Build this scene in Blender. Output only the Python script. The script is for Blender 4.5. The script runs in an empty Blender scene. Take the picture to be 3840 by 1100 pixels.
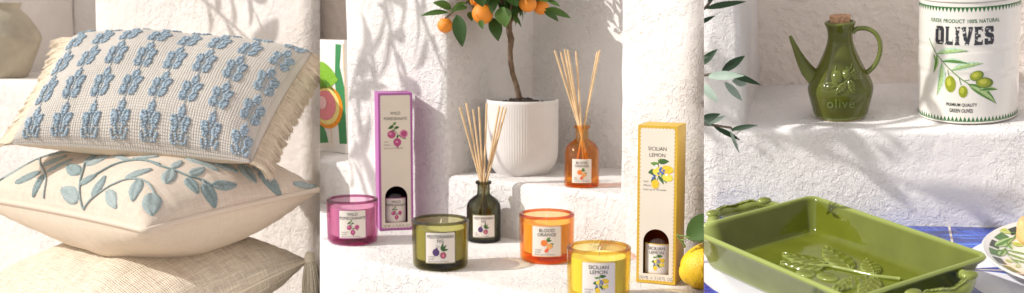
import bpy, bmesh, math, random
import numpy as np
from mathutils import Vector, Matrix, noise
from mathutils.bvhtree import BVHTree
random.seed(7)
R = math.radians
S = bpy.context.scene
COL = S.collection
# ------------------------------------------------------------------ camera
F = 4400.0                                # focal length in photograph pixels (3840 wide)
PITCH = math.atan(525 / F)
CAMZ = 1.2
cd = bpy.data.cameras.new('camera')
cam = bpy.data.objects.new('camera', cd); COL.objects.link(cam)
cam.location = (0, 0, CAMZ); cam.rotation_euler = (math.pi / 2 - PITCH, 0, 0)
cd.sensor_width = 36; cd.lens = F / 3840 * 36
cd.clip_start = .05; cd.clip_end = 200
cd.dof.use_dof = True; cd.dof.focus_distance = 1.62; cd.dof.aperture_fstop = 9.5
S.camera = cam
# ------------------------------------------------------------------ light
SUN_AZ = 11.0      # degrees the sun stands in front (camera side) of due left
SUN_EL = 35.0
sdir = Vector((-math.cos(R(SUN_AZ)) * math.cos(R(SUN_EL)), -math.sin(R(SUN_AZ)) * math.cos(R(SUN_EL)), math.sin(R(SUN_EL))))
sd = bpy.data.lights.new('sun', 'SUN'); sd.energy = 4.2; sd.angle = R(0.5); sd.color = (1, .975, .94)
sun = bpy.data.objects.new('sun', sd); COL.objects.link(sun)
sun.rotation_euler = (-sdir).to_track_quat('-Z', 'Y').to_euler()
W = bpy.data.worlds.new('World'); S.world = W; W.use_nodes = True
wt = W.node_tree; wt.nodes.clear()
wo = wt.nodes.new('ShaderNodeOutputWorld')
sky = wt.nodes.new('ShaderNodeTexSky'); sky.sky_type = 'NISHITA'; sky.sun_disc = False
sky.sun_elevation = R(SUN_EL); sky.sun_rotation = math.atan2(sdir.x, sdir.y)
hs = wt.nodes.new('ShaderNodeHueSaturation'); hs.inputs['Saturation'].default_value = .25
b1 = wt.nodes.new('ShaderNodeBackground'); b1.inputs['Strength'].default_value = .07
b2 = wt.nodes.new('ShaderNodeBackground'); b2.inputs['Color'].default_value = (1, .915, .86, 1); b2.inputs['Strength'].default_value = .60
ad = wt.nodes.new('ShaderNodeAddShader')
wt.links.new(sky.outputs[0], hs.inputs['Color']); wt.links.new(hs.outputs[0], b1.inputs['Color'])
gtc = wt.nodes.new('ShaderNodeTexCoord'); gdp = wt.nodes.new('ShaderNodeVectorMath'); gdp.operation = 'DOT_PRODUCT'; gdp.inputs[1].default_value = sdir
gma = wt.nodes.new('ShaderNodeMath'); gma.operation = 'MULTIPLY_ADD'; gma.inputs[1].default_value = .30; gma.inputs[2].default_value = .52
wt.links.new(gtc.outputs['Generated'], gdp.inputs[0]); wt.links.new(gdp.outputs['Value'], gma.inputs[0]); wt.links.new(gma.outputs[0], b2.inputs['Strength'])
wt.links.new(b1.outputs[0], ad.inputs[0]); wt.links.new(b2.outputs[0], ad.inputs[1]); wt.links.new(ad.outputs[0], wo.inputs[0])
S.view_settings.view_transform = 'Standard'; S.view_settings.look = 'None'
S.view_settings.exposure = -0.21; S.view_settings.gamma = 1
S.render.engine = 'CYCLES'
S.cycles.max_bounces = 10; S.cycles.transparent_max_bounces = 24; S.cycles.caustics_refractive = False; S.cycles.caustics_reflective = False
S.cycles.use_denoising = True
# ------------------------------------------------------------------ bays: three sets side by side, each with its own frame round the camera
C = Vector((0, 0, CAMZ)); TC = Matrix.Translation(C)
RCAM = cam.rotation_euler.to_matrix()
def wdir(px, py): return (RCAM @ Vector(((px - 1920) / F, (550 - py) / F, -1)))
def frame(fwd, right):
    fwd = fwd.normalized(); right = (right - fwd * right.dot(fwd)).normalized(); up = right.cross(fwd)
    return Matrix((right, fwd, up)).transposed()
PV = 15.6
RR = frame(wdir(3240, 550), RCAM @ Vector((1, 0, 0))) @ frame(Vector((0, math.cos(R(PV)), -math.sin(R(PV)))), Vector((1, 0, 0))).inverted()
BAY = {'L': Matrix.Identity(3), 'M': Matrix.Identity(3), 'R': RR}
BM4 = {k: TC @ v.to_4x4() for k, v in BAY.items()}
def ray(bay, px, py): return BAY[bay].inverted() @ wdir(px, py)
def at_y(bay, px, py, y): d = ray(bay, px, py); return d * (y / d.y)
def at_z(bay, px, py, z): d = ray(bay, px, py); return d * (z / d.z)
def at_pl(bay, px, py, n, c): d = ray(bay, px, py); return d * (c / d.dot(n))
# ------------------------------------------------------------------ mesh tools
class MB:
    def __init__(s): s.v = []; s.f = []; s.m = []; s.uv = None
    def add(s, vs, fs, mi=0):
        o = len(s.v); s.v.extend([tuple(v) for v in vs]); s.f.extend([tuple(i + o for i in f) for f in fs]); s.m.extend([mi] * len(fs)); return s
    def lathe(s, prof, n=48, mi=0, cx=0, cy=0, caps=True, fn=None):
        vs = []; fs = []
        for j, (r, z) in enumerate(prof):
            for i in range(n):
                a = 2 * math.pi * i / n
                rr = fn(r, z, a) if fn else r
                vs.append((cx + rr * math.cos(a), cy + rr * math.sin(a), z))
        for j in range(len(prof) - 1):
            for i in range(n):
                fs.append((j * n + i, j * n + (i + 1) % n, (j + 1) * n + (i + 1) % n, (j + 1) * n + i))
        if caps:
            if prof[0][0] > 1e-6: fs.append(tuple(reversed(range(n))))
            if prof[-1][0] > 1e-6: fs.append(tuple((len(prof) - 1) * n + i for i in range(n)))
        return s.add(vs, fs, mi)
    def closed_lathe(s, prof, n=48, mi=0):
        return s.lathe(list(prof) + [prof[0]], n, mi, caps=False)
    def tube(s, pts, rad, n=8, mi=0, cap=True, flat=1.0, side=None):
        pts = [Vector(p) for p in pts]; vs = []; fs = []
        if not hasattr(rad, '__len__'): rad = [rad] * len(pts)
        up = Vector((0, 0, 1)); t0 = (pts[1] - pts[0]).normalized()
        a = side.copy() if side else (t0.cross(up) if abs(t0.z) < .95 else t0.cross(Vector((1, 0, 0))))
        for j, p in enumerate(pts):
            t = (pts[min(j + 1, len(pts) - 1)] - pts[max(j - 1, 0)]).normalized()
            a = (a - t * a.dot(t)).normalized(); b = t.cross(a)
            for i in range(n):
                w = 2 * math.pi * i / n
                vs.append(p + a * (math.cos(w) * rad[j] * flat) + b * (math.sin(w) * rad[j]))
        for j in range(len(pts) - 1):
            for i in range(n): fs.append((j * n + i, j * n + (i + 1) % n, (j + 1) * n + (i + 1) % n, (j + 1) * n + i))
        if cap: fs.append(tuple(reversed(range(n)))); fs.append(tuple((len(pts) - 1) * n + i for i in range(n)))
        return s.add(vs, fs, mi)
    def ball(s, c, r, mi=0, n=16, m=10, M=None):
        r = (r, r, r) if not hasattr(r, '__len__') else r
        vs = [(0, 0, -1)]; fs = []
        for j in range(1, m):
            t = -math.pi / 2 + math.pi * j / m
            for i in range(n): a = 2 * math.pi * i / n; vs.append((math.cos(t) * math.cos(a), math.cos(t) * math.sin(a), math.sin(t)))
        vs.append((0, 0, 1)); L = len(vs) - 1
        for i in range(n): fs.append((0, 1 + (i + 1) % n, 1 + i)); fs.append((L, L - n + i, L - n + (i + 1) % n))
        for j in range(m - 2):
            for i in range(n): a = 1 + j * n; fs.append((a + i, a + (i + 1) % n, a + n + (i + 1) % n, a + n + i))
        out = []
        for v in vs:
            q = Vector((v[0] * r[0], v[1] * r[1], v[2] * r[2]))
            if M: q = M @ q
            out.append(q + Vector(c))
        return s.add(out, fs, mi)
    def box(s, a, b, bev=0, mi=0, seg=3, wob=0, M=None):
        bm = bmesh.new(); bmesh.ops.create_cube(bm, size=1)
        for v in bm.verts: v.co = Vector([(a[k] + b[k]) / 2 + v.co[k] * (b[k] - a[k]) for k in range(3)])
        if bev: bmesh.ops.bevel(bm, geom=list(bm.edges), offset=bev, segments=seg, profile=.5, affect='EDGES')
        if wob:
            L = [e for e in bm.edges if e.calc_length() > .15]
            bmesh.ops.subdivide_edges(bm, edges=L, cuts=24, use_grid_fill=True)
            for v in bm.verts: v.co += noise.noise_vector(v.co * 14) * wob + noise.noise_vector(v.co * 45) * wob * .5
        bm.verts.index_update()
        vs = [(M @ v.co) if M else v.co.copy() for v in bm.verts]; fs = [[v.index for v in f.verts] for f in bm.faces]; bm.free()
        return s.add(vs, fs, mi)
    def poly(s, pts, mi=0): return s.add(pts, [tuple(range(len(pts)))], mi)
    def build(s, name, mats, parent=None, M=None, smooth=True, angle=40):
        me = bpy.data.meshes.new(name); me.from_pydata(s.v, [], s.f)
        for m in (mats if isinstance(mats, (list, tuple)) else [mats]): me.materials.append(m)
        if len(set(s.m)) > 1: me.polygons.foreach_set('material_index', s.m)
        me.validate(); me.update()
        if smooth:
            me.polygons.foreach_set('use_smooth', [True] * len(me.polygons))
            try: me.set_sharp_from_angle(angle=R(angle))
            except Exception: pass
        o = bpy.data.objects.new(name, me); COL.objects.link(o)
        if parent: o.parent = parent
        if M is not None: o.matrix_world = M if not parent else o.matrix_world; 
        return o
def tag(o, label=None, cat=None, group=None, kind=None):
    if label: o['label'] = label
    if cat: o['category'] = cat
    if group: o['group'] = group
    if kind: o['kind'] = kind
    return o
def thing(name, bay, loc, label, cat, group=None, rz=0, rot=None):
    o = bpy.data.objects.new(name, None); COL.objects.link(o); o.empty_display_size = .02
    o.matrix_world = BM4[bay] @ Matrix.Translation(loc) @ (rot.to_4x4() if rot else Matrix.Rotation(rz, 4, 'Z'))
    return tag(o, label, cat, group)
# ------------------------------------------------------------------ materials
def nt(name):
    m = bpy.data.materials.new(name); m.use_nodes = True; t = m.node_tree; return m, t, t.nodes['Principled BSDF']
def N(t, ty, **kw):
    n = t.nodes.new(ty)
    for k, v in kw.items():
        if k in n.inputs: n.inputs[k].default_value = v
        else: setattr(n, k, v)
    return n
def ramp(t, src, stops):
    r = t.nodes.new('ShaderNodeValToRGB'); t.links.new(src, r.inputs[0]); cr = r.color_ramp
    while len(cr.elements) < len(stops): cr.elements.new(.5)
    for e, (p, c) in zip(cr.elements, stops): e.position = p; e.color = (*c, 1) if len(c) == 3 else c
    return r.outputs[0]
def math_(t, op, a, b=None, c=None):
    n = t.nodes.new('ShaderNodeMath'); n.operation = op
    for i, x in enumerate((a, b, c)):
        if x is None: continue
        if isinstance(x, (int, float)): n.inputs[i].default_value = x
        else: t.links.new(x, n.inputs[i])
    return n.outputs[0]
def mixc(t, fac, a, b):
    n = t.nodes.new('ShaderNodeMix'); n.data_type = 'RGBA'
    if isinstance(fac, (int, float)): n.inputs[0].default_value = fac
    else: t.links.new(fac, n.inputs[0])
    for i, x in ((6, a), (7, b)):
        if isinstance(x, tuple): n.inputs[i].default_value = (*x, 1)
        else: t.links.new(x, n.inputs[i])
    return n.outputs[2]
def simple(name, col, rough=.5, var=.12, scale=30, bump=0, bscale=200, coat=0, spec=.5, ior=1.5, sss=0):
    m, t, p = nt(name); p.inputs['Roughness'].default_value = rough; p.inputs['IOR'].default_value = ior
    p.inputs['Coat Weight'].default_value = coat; p.inputs['Coat Roughness'].default_value = .08
    tc = N(t, 'ShaderNodeTexCoord'); n1 = N(t, 'ShaderNodeTexNoise', Scale=scale, Detail=4.0); t.links.new(tc.outputs['Object'], n1.inputs['Vector'])
    c = ramp(t, n1.outputs[0], [(.3, tuple(x * (1 - var) for x in col)), (.7, tuple(min(1, x * (1 + var)) for x in col))])
    t.links.new(c, p.inputs['Base Color'])
    if sss: p.inputs['Subsurface Weight'].default_value = sss; p.inputs['Subsurface Radius'].default_value = (.03, .025, .012)
    if bump:
        n2 = N(t, 'ShaderNodeTexNoise', Scale=bscale, Detail=3.0); t.links.new(tc.outputs['Object'], n2.inputs['Vector'])
        b = N(t, 'ShaderNodeBump', Strength=bump, Distance=.002); t.links.new(n2.outputs[0], b.inputs['Height']); t.links.new(b.outputs[0], p.inputs['Normal'])
    return m
def plaster(name, col, fine=150, amp=.0025, trowel=.5, pit=0.0, tscale=45):
    m, t, p = nt(name); p.inputs['Roughness'].default_value = .85; p.inputs['Specular IOR Level'].default_value = .2
    tc = N(t, 'ShaderNodeTexCoord'); P = tc.outputs['Object']
    big = N(t, 'ShaderNodeTexNoise', Scale=5.0, Detail=3.0); t.links.new(P, big.inputs['Vector'])
    c = ramp(t, big.outputs[0], [(.35, tuple(x * .95 for x in col)), (.65, tuple(min(.93, x * 1.03) for x in col))])
    sp_ = N(t, 'ShaderNodeTexNoise', Scale=fine * .8, Detail=3.0, Roughness=.7); t.links.new(P, sp_.inputs['Vector'])
    wr_ = N(t, 'ShaderNodeTexNoise', Scale=3.2, Detail=5.0, Roughness=.7); t.links.new(P, wr_.inputs['Vector'])
    wf = math_(t, 'MULTIPLY', ramp(t, sp_.outputs[0], [(.28, (1, 1, 1)), (.36, (0, 0, 0))]), ramp(t, wr_.outputs[0], [(.42, (.15, .15, .15)), (.62, (.8, .8, .8))]))
    c = mixc(t, wf, c, tuple(x * k for x, k in zip(col, (.62, .52, .45))))
    c = mixc(t, ramp(t, wr_.outputs[0], [(.5, (0, 0, 0)), (.72, (.35, .35, .35))]), c, tuple(x * k for x, k in zip(col, (.9, .83, .76))))
    t.links.new(c, p.inputs['Base Color'])
    n1 = N(t, 'ShaderNodeTexNoise', Scale=float(fine), Detail=6.0, Roughness=.72, Distortion=.2); t.links.new(P, n1.inputs['Vector'])
    n2 = N(t, 'ShaderNodeTexNoise', Scale=fine * .42, Detail=4.0, Roughness=.6, Distortion=.5); t.links.new(P, n2.inputs['Vector'])
    ridg = ramp(t, n2.outputs[0], [(.40, (0, 0, 0)), (.5, (1, 1, 1)), (.62, (.55, .55, .55))])
    # patches where the trowel left it rough or smooth
    pa = N(t, 'ShaderNodeTexNoise', Scale=7.0, Detail=2.0); t.links.new(P, pa.inputs['Vector'])
    pat = ramp(t, pa.outputs[0], [(.38, (.25, .25, .25)), (.6, (1, 1, 1))])
    dist = N(t, 'ShaderNodeTexNoise', Scale=18.0, Detail=2.0); t.links.new(P, dist.inputs['Vector'])
    vm = t.nodes.new('ShaderNodeVectorMath'); vm.operation = 'MULTIPLY_ADD'; vm.inputs[1].default_value = (.035, .035, .035)
    t.links.new(dist.outputs['Color'], vm.inputs[0]); t.links.new(P, vm.inputs[2])
    vo = N(t, 'ShaderNodeTexVoronoi', feature='SMOOTH_F1', Scale=float(tscale)); vo.inputs['Smoothness'].default_value = .25
    t.links.new(vm.outputs[0], vo.inputs['Vector'])
    h = math_(t, 'MULTIPLY', n1.outputs[0], .95)
    h = math_(t, 'MULTIPLY_ADD', ridg, .5, h)
    h = math_(t, 'MULTIPLY', h, pat)
    h = math_(t, 'MULTIPLY_ADD', vo.outputs[0], trowel * 1.6, h)
    lo = N(t, 'ShaderNodeTexNoise', Scale=22.0, Detail=2.0); t.links.new(P, lo.inputs['Vector'])
    h = math_(t, 'MULTIPLY_ADD', lo.outputs[0], 1.6, h)
    b = N(t, 'ShaderNodeBump', Strength=1.0, Distance=amp); t.links.new(h, b.inputs['Height']); t.links.new(b.outputs[0], p.inputs['Normal'])
    return m
def glass(name, absorb, dens, gloss_rough=.03):
    m = bpy.data.materials.new(name); m.use_nodes = True; t = m.node_tree; t.nodes.clear()
    o = N(t, 'ShaderNodeOutputMaterial'); tr = N(t, 'ShaderNodeBsdfTransparent'); gl = N(t, 'ShaderNodeBsdfGlossy', Roughness=gloss_rough)
    tr.inputs[0].default_value = (*[min(1, .84 + .16 * a) for a in absorb], 1)
    fr = N(t, 'ShaderNodeLayerWeight', Blend=.5); mx = N(t, 'ShaderNodeMixShader')
    f2 = math_(t, 'MULTIPLY_ADD', math_(t, 'POWER', fr.outputs[1], 4.0), .75, .04)
    t.links.new(f2, mx.inputs[0]); t.links.new(tr.outputs[0], mx.inputs[1]); t.links.new(gl.outputs[0], mx.inputs[2]); t.links.new(mx.outputs[0], o.inputs[0])
    va = N(t, 'ShaderNodeVolumeAbsorption', Density=float(dens)); va.inputs[0].default_value = (*absorb, 1); t.links.new(va.outputs[0], o.inputs['Volume'])
    return m
def cloth(name, col, line, su=260, sv=260, contrast=.5, bump=.6, slub=.15):
    """woven cloth: threads along u and v of the UV map (metres)"""
    m, t, p = nt(name); p.inputs['Roughness'].default_value = .9; p.inputs['Specular IOR Level'].default_value = .15
    p.inputs['Sheen Weight'].default_value = .08; p.inputs['Sheen Roughness'].default_value = .6
    uv = N(t, 'ShaderNodeUVMap'); sep = N(t, 'ShaderNodeSeparateXYZ')
    nz = N(t, 'ShaderNodeTexNoise', Scale=30.0, Detail=2.0); t.links.new(uv.outputs[0], nz.inputs['Vector'])
    vm = t.nodes.new('ShaderNodeVectorMath'); vm.operation = 'MULTIPLY_ADD'; vm.inputs[1].default_value = (.004, .004, 0)
    t.links.new(nz.outputs['Color'], vm.inputs[0]); t.links.new(uv.outputs[0], vm.inputs[2]); t.links.new(vm.outputs[0], sep.inputs[0])
    U = math_(t, 'MULTIPLY', sep.outputs[0], su * math.pi); V = math_(t, 'MULTIPLY', sep.outputs[1], sv * math.pi)
    sU = math_(t, 'SINE', U); sV = math_(t, 'SINE', V)
    aU = math_(t, 'ABSOLUTE', sU); aV = math_(t, 'ABSOLUTE', sV)
    pr = math_(t, 'MULTIPLY', aU, aV); w = math_(t, 'POWER', pr, .5)
    sl = N(t, 'ShaderNodeTexNoise', Scale=1.0, Detail=3.0); mp = N(t, 'ShaderNodeMapping'); mp.inputs['Scale'].default_value = (25, 260, 1)
    t.links.new(uv.outputs[0], mp.inputs[0]); t.links.new(mp.outputs[0], sl.inputs['Vector'])
    sl2 = N(t, 'ShaderNodeTexNoise', Scale=1.0, Detail=3.0); mp2 = N(t, 'ShaderNodeMapping'); mp2.inputs['Scale'].default_value = (260, 25, 1)
    t.links.new(uv.outputs[0], mp2.inputs[0]); t.links.new(mp2.outputs[0], sl2.inputs['Vector'])
    ss = math_(t, 'ADD', sl.outputs[0], sl2.outputs[0]); ss = math_(t, 'MULTIPLY', ss, .5)
    fac = math_(t, 'MULTIPLY', math_(t, 'SUBTRACT', 1.0, w), contrast)
    c0 = ramp(t, ss, [(.35, tuple(x * (1 - slub) for x in col)), (.65, tuple(min(1, x * (1 + slub)) for x in col))])
    c1 = mixc(t, fac, c0, line)
    t.links.new(c1, p.inputs['Base Color'])
    h = math_(t, 'MULTIPLY_ADD', ss, 1.5, w)
    b = N(t, 'ShaderNodeBump', Strength=bump, Distance=.0012); t.links.new(h, b.inputs['Height']); t.links.new(b.outputs[0], p.inputs['Normal'])
    return m
WHITE = (.80, .765, .735)
M_wallM = plaster('plaster_niche', (.80, .77, .745), 190, .0024, .12)
M_wallL = plaster('plaster_left', (.80, .75, .71), 150, .0022, .35)
M_wallR = plaster('plaster_rough', (.87, .84, .825), 250, .0023, .10, tscale=60)
M_backR = plaster('plaster_trowelled', (.88, .79, .72), 200, .0017, 1.0, tscale=75)
M_backM = plaster('plaster_recess', (.74, .665, .61), 120, .0015, .9)
M_ground = plaster('ground_stone', (.5, .47, .43), 60, .004, .4)
M_cream = simple('cream_card', (.77, .69, .575), .55, .03)
M_label = simple('label_paper', (.78, .71, .64), .6, .03)
M_text = simple('print_black', (.04, .04, .045), .6, .1)
M_textg = simple('print_grey', (.22, .20, .19), .6, .1)
PC = {}
def flat(name, col, rough=.5):
    if name not in PC: PC[name] = simple(name, col, rough, .18, 400)
    return PC[name]
# ------------------------------------------------------------------ printing: flat art in (x, y) metres, wrapped on a cylinder or laid on a face
def fill2d(loops):
    cu = bpy.data.curves.new('tmp', 'CURVE'); cu.dimensions = '2D'; cu.fill_mode = 'BOTH'
    for L in loops:
        sp = cu.splines.new('POLY'); sp.points.add(len(L) - 1); sp.use_cyclic_u = True
        for q, (x, y) in zip(sp.points, L): q.co = (x * 100, y * 100, 0, 1)
    return curve_mesh(cu, .01)
def curve_mesh(cu, sc=1):
    ob = bpy.data.objects.new('tmp', cu); COL.objects.link(ob)
    dg = bpy.context.evaluated_depsgraph_get(); me = ob.evaluated_get(dg).to_mesh()
    vs = [(v.co.x * sc, v.co.y * sc) for v in me.vertices]; fs = [tuple(p.vertices) for p in me.polygons]
    ob.evaluated_get(dg).to_mesh_clear(); bpy.data.objects.remove(ob); bpy.data.curves.remove(cu)
    return vs, fs
def text2d(s, size, x, y, align='CENTER', bold=0, sx=1, space=1):
    cu = bpy.data.curves.new('tmp', 'FONT'); cu.body = s; cu.size = 1; cu.align_x = align; cu.offset = bold; cu.resolution_u = 3; cu.space_character = space
    vs, fs = curve_mesh(cu)
    return [(x + a * size * sx, y + b * size) for a, b in vs], fs
class Art:
    def __init__(s): s.items = []; s.mats = []
    def mi(s, m):
        if m not in s.mats: s.mats.append(m)
        return s.mats.index(m)
    def raw(s, vf, m, lay): s.items.append((vf[0], vf[1], s.mi(m), lay))
    def loop(s, L, m, lay): s.raw(fill2d([L]) if len(L) > 4 else (L, [tuple(range(len(L)))]), m, lay)
    def ell(s, x, y, rx, ry, m, lay, rot=0, n=20):
        c, q = math.cos(rot), math.sin(rot); L = []
        for i in range(n):
            a = 2 * math.pi * i / n; u, v = rx * math.cos(a), ry * math.sin(a); L.append((x + u * c - v * q, y + u * q + v * c))
        s.items.append((L, [tuple(range(n))], s.mi(m), lay))
    def leaf(s, x0, y0, x1, y1, w, m, lay, n=8):
        dx, dy = x1 - x0, y1 - y0; l = math.hypot(dx, dy); nx, ny = -dy / l, dx / l; A = []; B = []
        for i in range(n + 1):
            t = i / n; h = w / 2 * math.sin(math.pi * t ** .8) * (1 if 0 < i < n else 0); bx = .12 * l * math.sin(math.pi * t)
            A.append((x0 + dx * t + nx * (h + bx * .5), y0 + dy * t + ny * (h + bx * .5))); B.append((x0 + dx * t + nx * (-h + bx * .5), y0 + dy * t + ny * (-h + bx * .5)))
        L = A + B[-2:0:-1]
        vs = A + B; fs = [(i, i + 1, n + 2 + i, n + 1 + i) for i in range(n)]
        s.items.append((vs, fs, s.mi(m), lay))
    def line(s, pts, w, m, lay):
        vs = []; fs = []
        for i, (x, y) in enumerate(pts):
            a = pts[max(i - 1, 0)]; b = pts[min(i + 1, len(pts) - 1)]; l = math.hypot(b[0] - a[0], b[1] - a[1]) or 1
            nx, ny = -(b[1] - a[1]) / l * w / 2, (b[0] - a[0]) / l * w / 2; vs += [(x + nx, y + ny), (x - nx, y - ny)]
        for i in range(len(pts) - 1): fs.append((2 * i, 2 * i + 1, 2 * i + 3, 2 * i + 2))
        s.items.append((vs, fs, s.mi(m), lay))
    def text(s, st, size, x, y, m, lay=6, align='CENTER', bold=0, sx=1, space=1): s.raw(text2d(st, size, x, y, align, bold, sx, space), m, lay)
    def build(s, name, parent, cyl=None, step=.00012, face=None, cut=.004):
        """cyl=radius: wraps round z axis, x=0 looks towards -y.  face: lies on plane y=face"""
        mb = MB()
        for vs, fs, mi, lay in s.items:
            if cyl:
                bm = bmesh.new(); bv = [bm.verts.new((x, 0, y)) for x, y in vs]
                for f in fs:
                    try: bm.faces.new([bv[i] for i in f])
                    except ValueError: pass
                xs = [v[0] for v in vs]; k = math.ceil(min(xs) / cut)
                while k * cut < max(xs):
                    bmesh.ops.bisect_plane(bm, geom=bm.verts[:] + bm.edges[:] + bm.faces[:], plane_co=(k * cut, 0, 0), plane_no=(1, 0, 0)); k += 1
                bm.verts.index_update(); r = cyl + lay * step; out = []
                for v in bm.verts: a = v.co.x / cyl; out.append((r * math.sin(a), -r * math.cos(a), v.co.z))
                mb.add(out, [[v.index for v in f.verts] for f in bm.faces], mi); bm.free()
            else: mb.add([(x, face - lay * step, y) for x, y in vs], fs, mi)
        return mb.build(name, s.mats, parent, smooth=bool(cyl))
def scallop(x0, y0, x1, y1, p=.0042, d=.0011):
    """outline with little round bites"""
    L = []
    for (a, b, c, e) in ((x0, y0, x1, y0), (x1, y0, x1, y1), (x1, y1, x0, y1), (x0, y1, x0, y0)):
        l = math.hypot(c - a, e - b); k = max(2, round(l / p)); ux, uy = (c - a) / l, (e - b) / l
        for i in range(k):
            for q in range(5):
                t = (i + q / 5) / k * l; h = d * math.sin(math.pi * q / 5)
                L.append((a + ux * t - uy * h * -1 * -1, b + uy * t + ux * h))
    return L
GR1 = flat('print_leaf_dark', (.05, .13, .03)); GR2 = flat('print_leaf', (.13, .28, .05)); BLU = flat('print_berry_blue', (.08, .15, .45))
YEL = flat('print_lemon', (.85, .55, .03)); YEL2 = flat('print_lemon_light', (.9, .68, .08)); WHT = flat('print_blossom', (.85, .8, .75))
MAG = flat('print_pomegranate', (.45, .07, .2)); MAG2 = flat('print_pomegranate_light', (.7, .25, .4))
FIG = flat('print_fig', (.09, .04, .15)); FIG2 = flat('print_fig_flesh', (.5, .1, .12)); FIG3 = flat('print_fig_rim', (.35, .14, .25))
ORA = flat('print_orange', (.85, .22, .04)); ORA2 = flat('print_orange_flesh', (.8, .12, .08)); ORA3 = flat('print_orange_light', (.9, .4, .12))
def fruit(A, kind, x, y, s, lay=3):
    """fruit spray about s tall, centred"""
    def L(a, b, c, d, w, m, l=lay): A.leaf(x + a * s, y + b * s, x + c * s, y + d * s, w * s, m, l)
    def E(a, b, r1, r2, m, l, rot=0): A.ell(x + a * s, y + b * s, r1 * s, r2 * s, m, l, rot)
    if kind == 'lemon':
        A.line([(x - .02 * s, y + .5 * s), (x, y + .2 * s), (x + .02 * s, y - .1 * s), (x - .08 * s, y - .35 * s)], .018 * s, GR1, lay)
        L(0, .38, .40, .45, .2, GR1); L(0, .35, -.32, .36, .14, GR2); L(.02, .4, .1, .55, .1, GR2); L(-.1, .08, -.40, .0, .22, GR1); L(.1, -.02, .3, -.38, .14, GR2); L(-.02, -.1, .2, -.42, .12, GR1); L(-.12, -.15, -.28, -.36, .16, GR1)
        E(-.05, .06, .17, .16, YEL2, lay + 1); E(.32, .14, .24, .15, YEL, lay + 1, -.1); E(.34, -.16, .2, .14, YEL2, lay + 1, -.2); E(-.12, -.42, .14, .17, YEL, lay + 1)
        for a, b in ((.1, .18), (.2, .1), (.08, .05), (.16, .0), (.0, -.02), (-.16, -.1), (-.2, -.2), (.05, .12)): E(a, b, .048, .048, BLU, lay + 2)
        for a, b in ((-.08, .26), (-.14, .2), (.3, -.05)): E(a, b, .06, .05, WHT, lay + 2)
    if kind == 'pomegranate':
        A.line([(x - .2 * s, y + .45 * s), (x - .05 * s, y + .1 * s), (x + .1 * s, y - .1 * s)], .02 * s, GR1, lay)
        L(-.15, .4, -.4, .25, .14, GR1); L(-.15, .4, -.02, .55, .12, GR2); L(-.1, .25, .12, .32, .13, GR1); L(-.1, .2, -.3, .1, .12, GR2); L(.1, -.05, .42, -.25, .15, GR1); L(.05, -.05, .0, -.2, .1, GR1)
        E(-.24, -.02, .19, .18, MAG, lay + 1); E(.32, .0, .19, .19, MAG2, lay + 1); E(.33, .0, .13, .13, MAG, lay + 2); E(.02, -.38, .18, .19, MAG, lay + 1); E(-.3, .02, .08, .06, MAG2, lay + 2); E(.0, -.36, .06, .06, MAG2, lay + 2); A.leaf(x, y - .5 * s, x + .04 * s, y - .66 * s, .08 * s, MAG, lay + 1)
    if kind == 'fig':
        A.line([(x - .3 * s, y + .42 * s), (x - .05 * s, y + .3 * s), (x + .1 * s, y + .2 * s)], .02 * s, GR1, lay)
        for c, d, w in ((.2, .6, .16), (.42, .42, .16), (.55, .1, .16), (.28, .28, .18), (.05, .35, .12)): L(.12, .02, c, d, w, GR1)
        E(-.3, -.08, .23, .25, FIG, lay + 1); L(-.25, .1, -.2, .3, .12, FIG, lay + 1); E(.18, -.28, .21, .23, FIG3, lay + 2); E(.18, -.28, .16, .18, FIG2, lay + 3); E(.18, -.3, .06, .08, MAG2, lay + 4)
    if kind == 'orange':
        A.line([(x - .1 * s, y + .25 * s), (x + .1 * s, y + .35 * s)], .02 * s, GR1, lay)
        L(.0, .25, .25, .5, .2, GR2); L(0, .22, .35, .28, .16, GR1); L(.2, .0, .5, .02, .16, GR2); L(.2, .02, .45, -.2, .12, GR1)
        E(-.18, .1, .23, .22, ORA, lay + 1); E(.2, -.12, .2, .2, ORA3, lay + 1); E(.0, -.4, .2, .13, ORA3, lay + 2, .9); E(.0, -.4, .16, .10, ORA2, lay + 3, .9)
BORD = {'lemon': flat('border_yellow', (.72, .47, .06)), 'pomegranate': flat('border_magenta', (.42, .09, .28)), 'fig': flat('border_olive', (.19, .17, .08)), 'orange': flat('border_orange', (.8, .42, .2))}
TITLE = {'lemon': ('SICILIAN', 'LEMON'), 'pomegranate': ('WILD', 'POMEGRANATE'), 'fig': ('MEDITERRANEAN', 'FIG'), 'orange': ('BLOOD', 'ORANGE')}
def label_art(kind, w, h, small, border=True):
    A = Art(); a, b = TITLE[kind]
    if border:
        A.loop([(-w / 2, 0), (w / 2, 0), (w / 2, h), (-w / 2, h)], BORD[kind], 1)
        A.loop(scallop(-w / 2 + .0007, .0007, w / 2 - .0007, h - .0007, w / 14), M_label, 2)
    else: A.loop([(-w / 2, 0), (w / 2, 0), (w / 2, h), (-w / 2, h)], M_label, 2)
    ts = h * .145; k = min(1, 9.5 / max(len(a), 1)); k2 = min(1, 9.5 / len(b))
    A.text(a, ts, 0, h * .80, M_text, sx=k); A.text(b, ts, 0, h * .665, M_text, sx=k2)
    fruit(A, kind, 0 if kind != 'lemon' else w * .03, h * .40, h * .46)
    for i, s in enumerate(small): A.text(s, h * .075, -w * .40, h * (.21 - i * .075), M_textg, align='LEFT')
    return A
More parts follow.
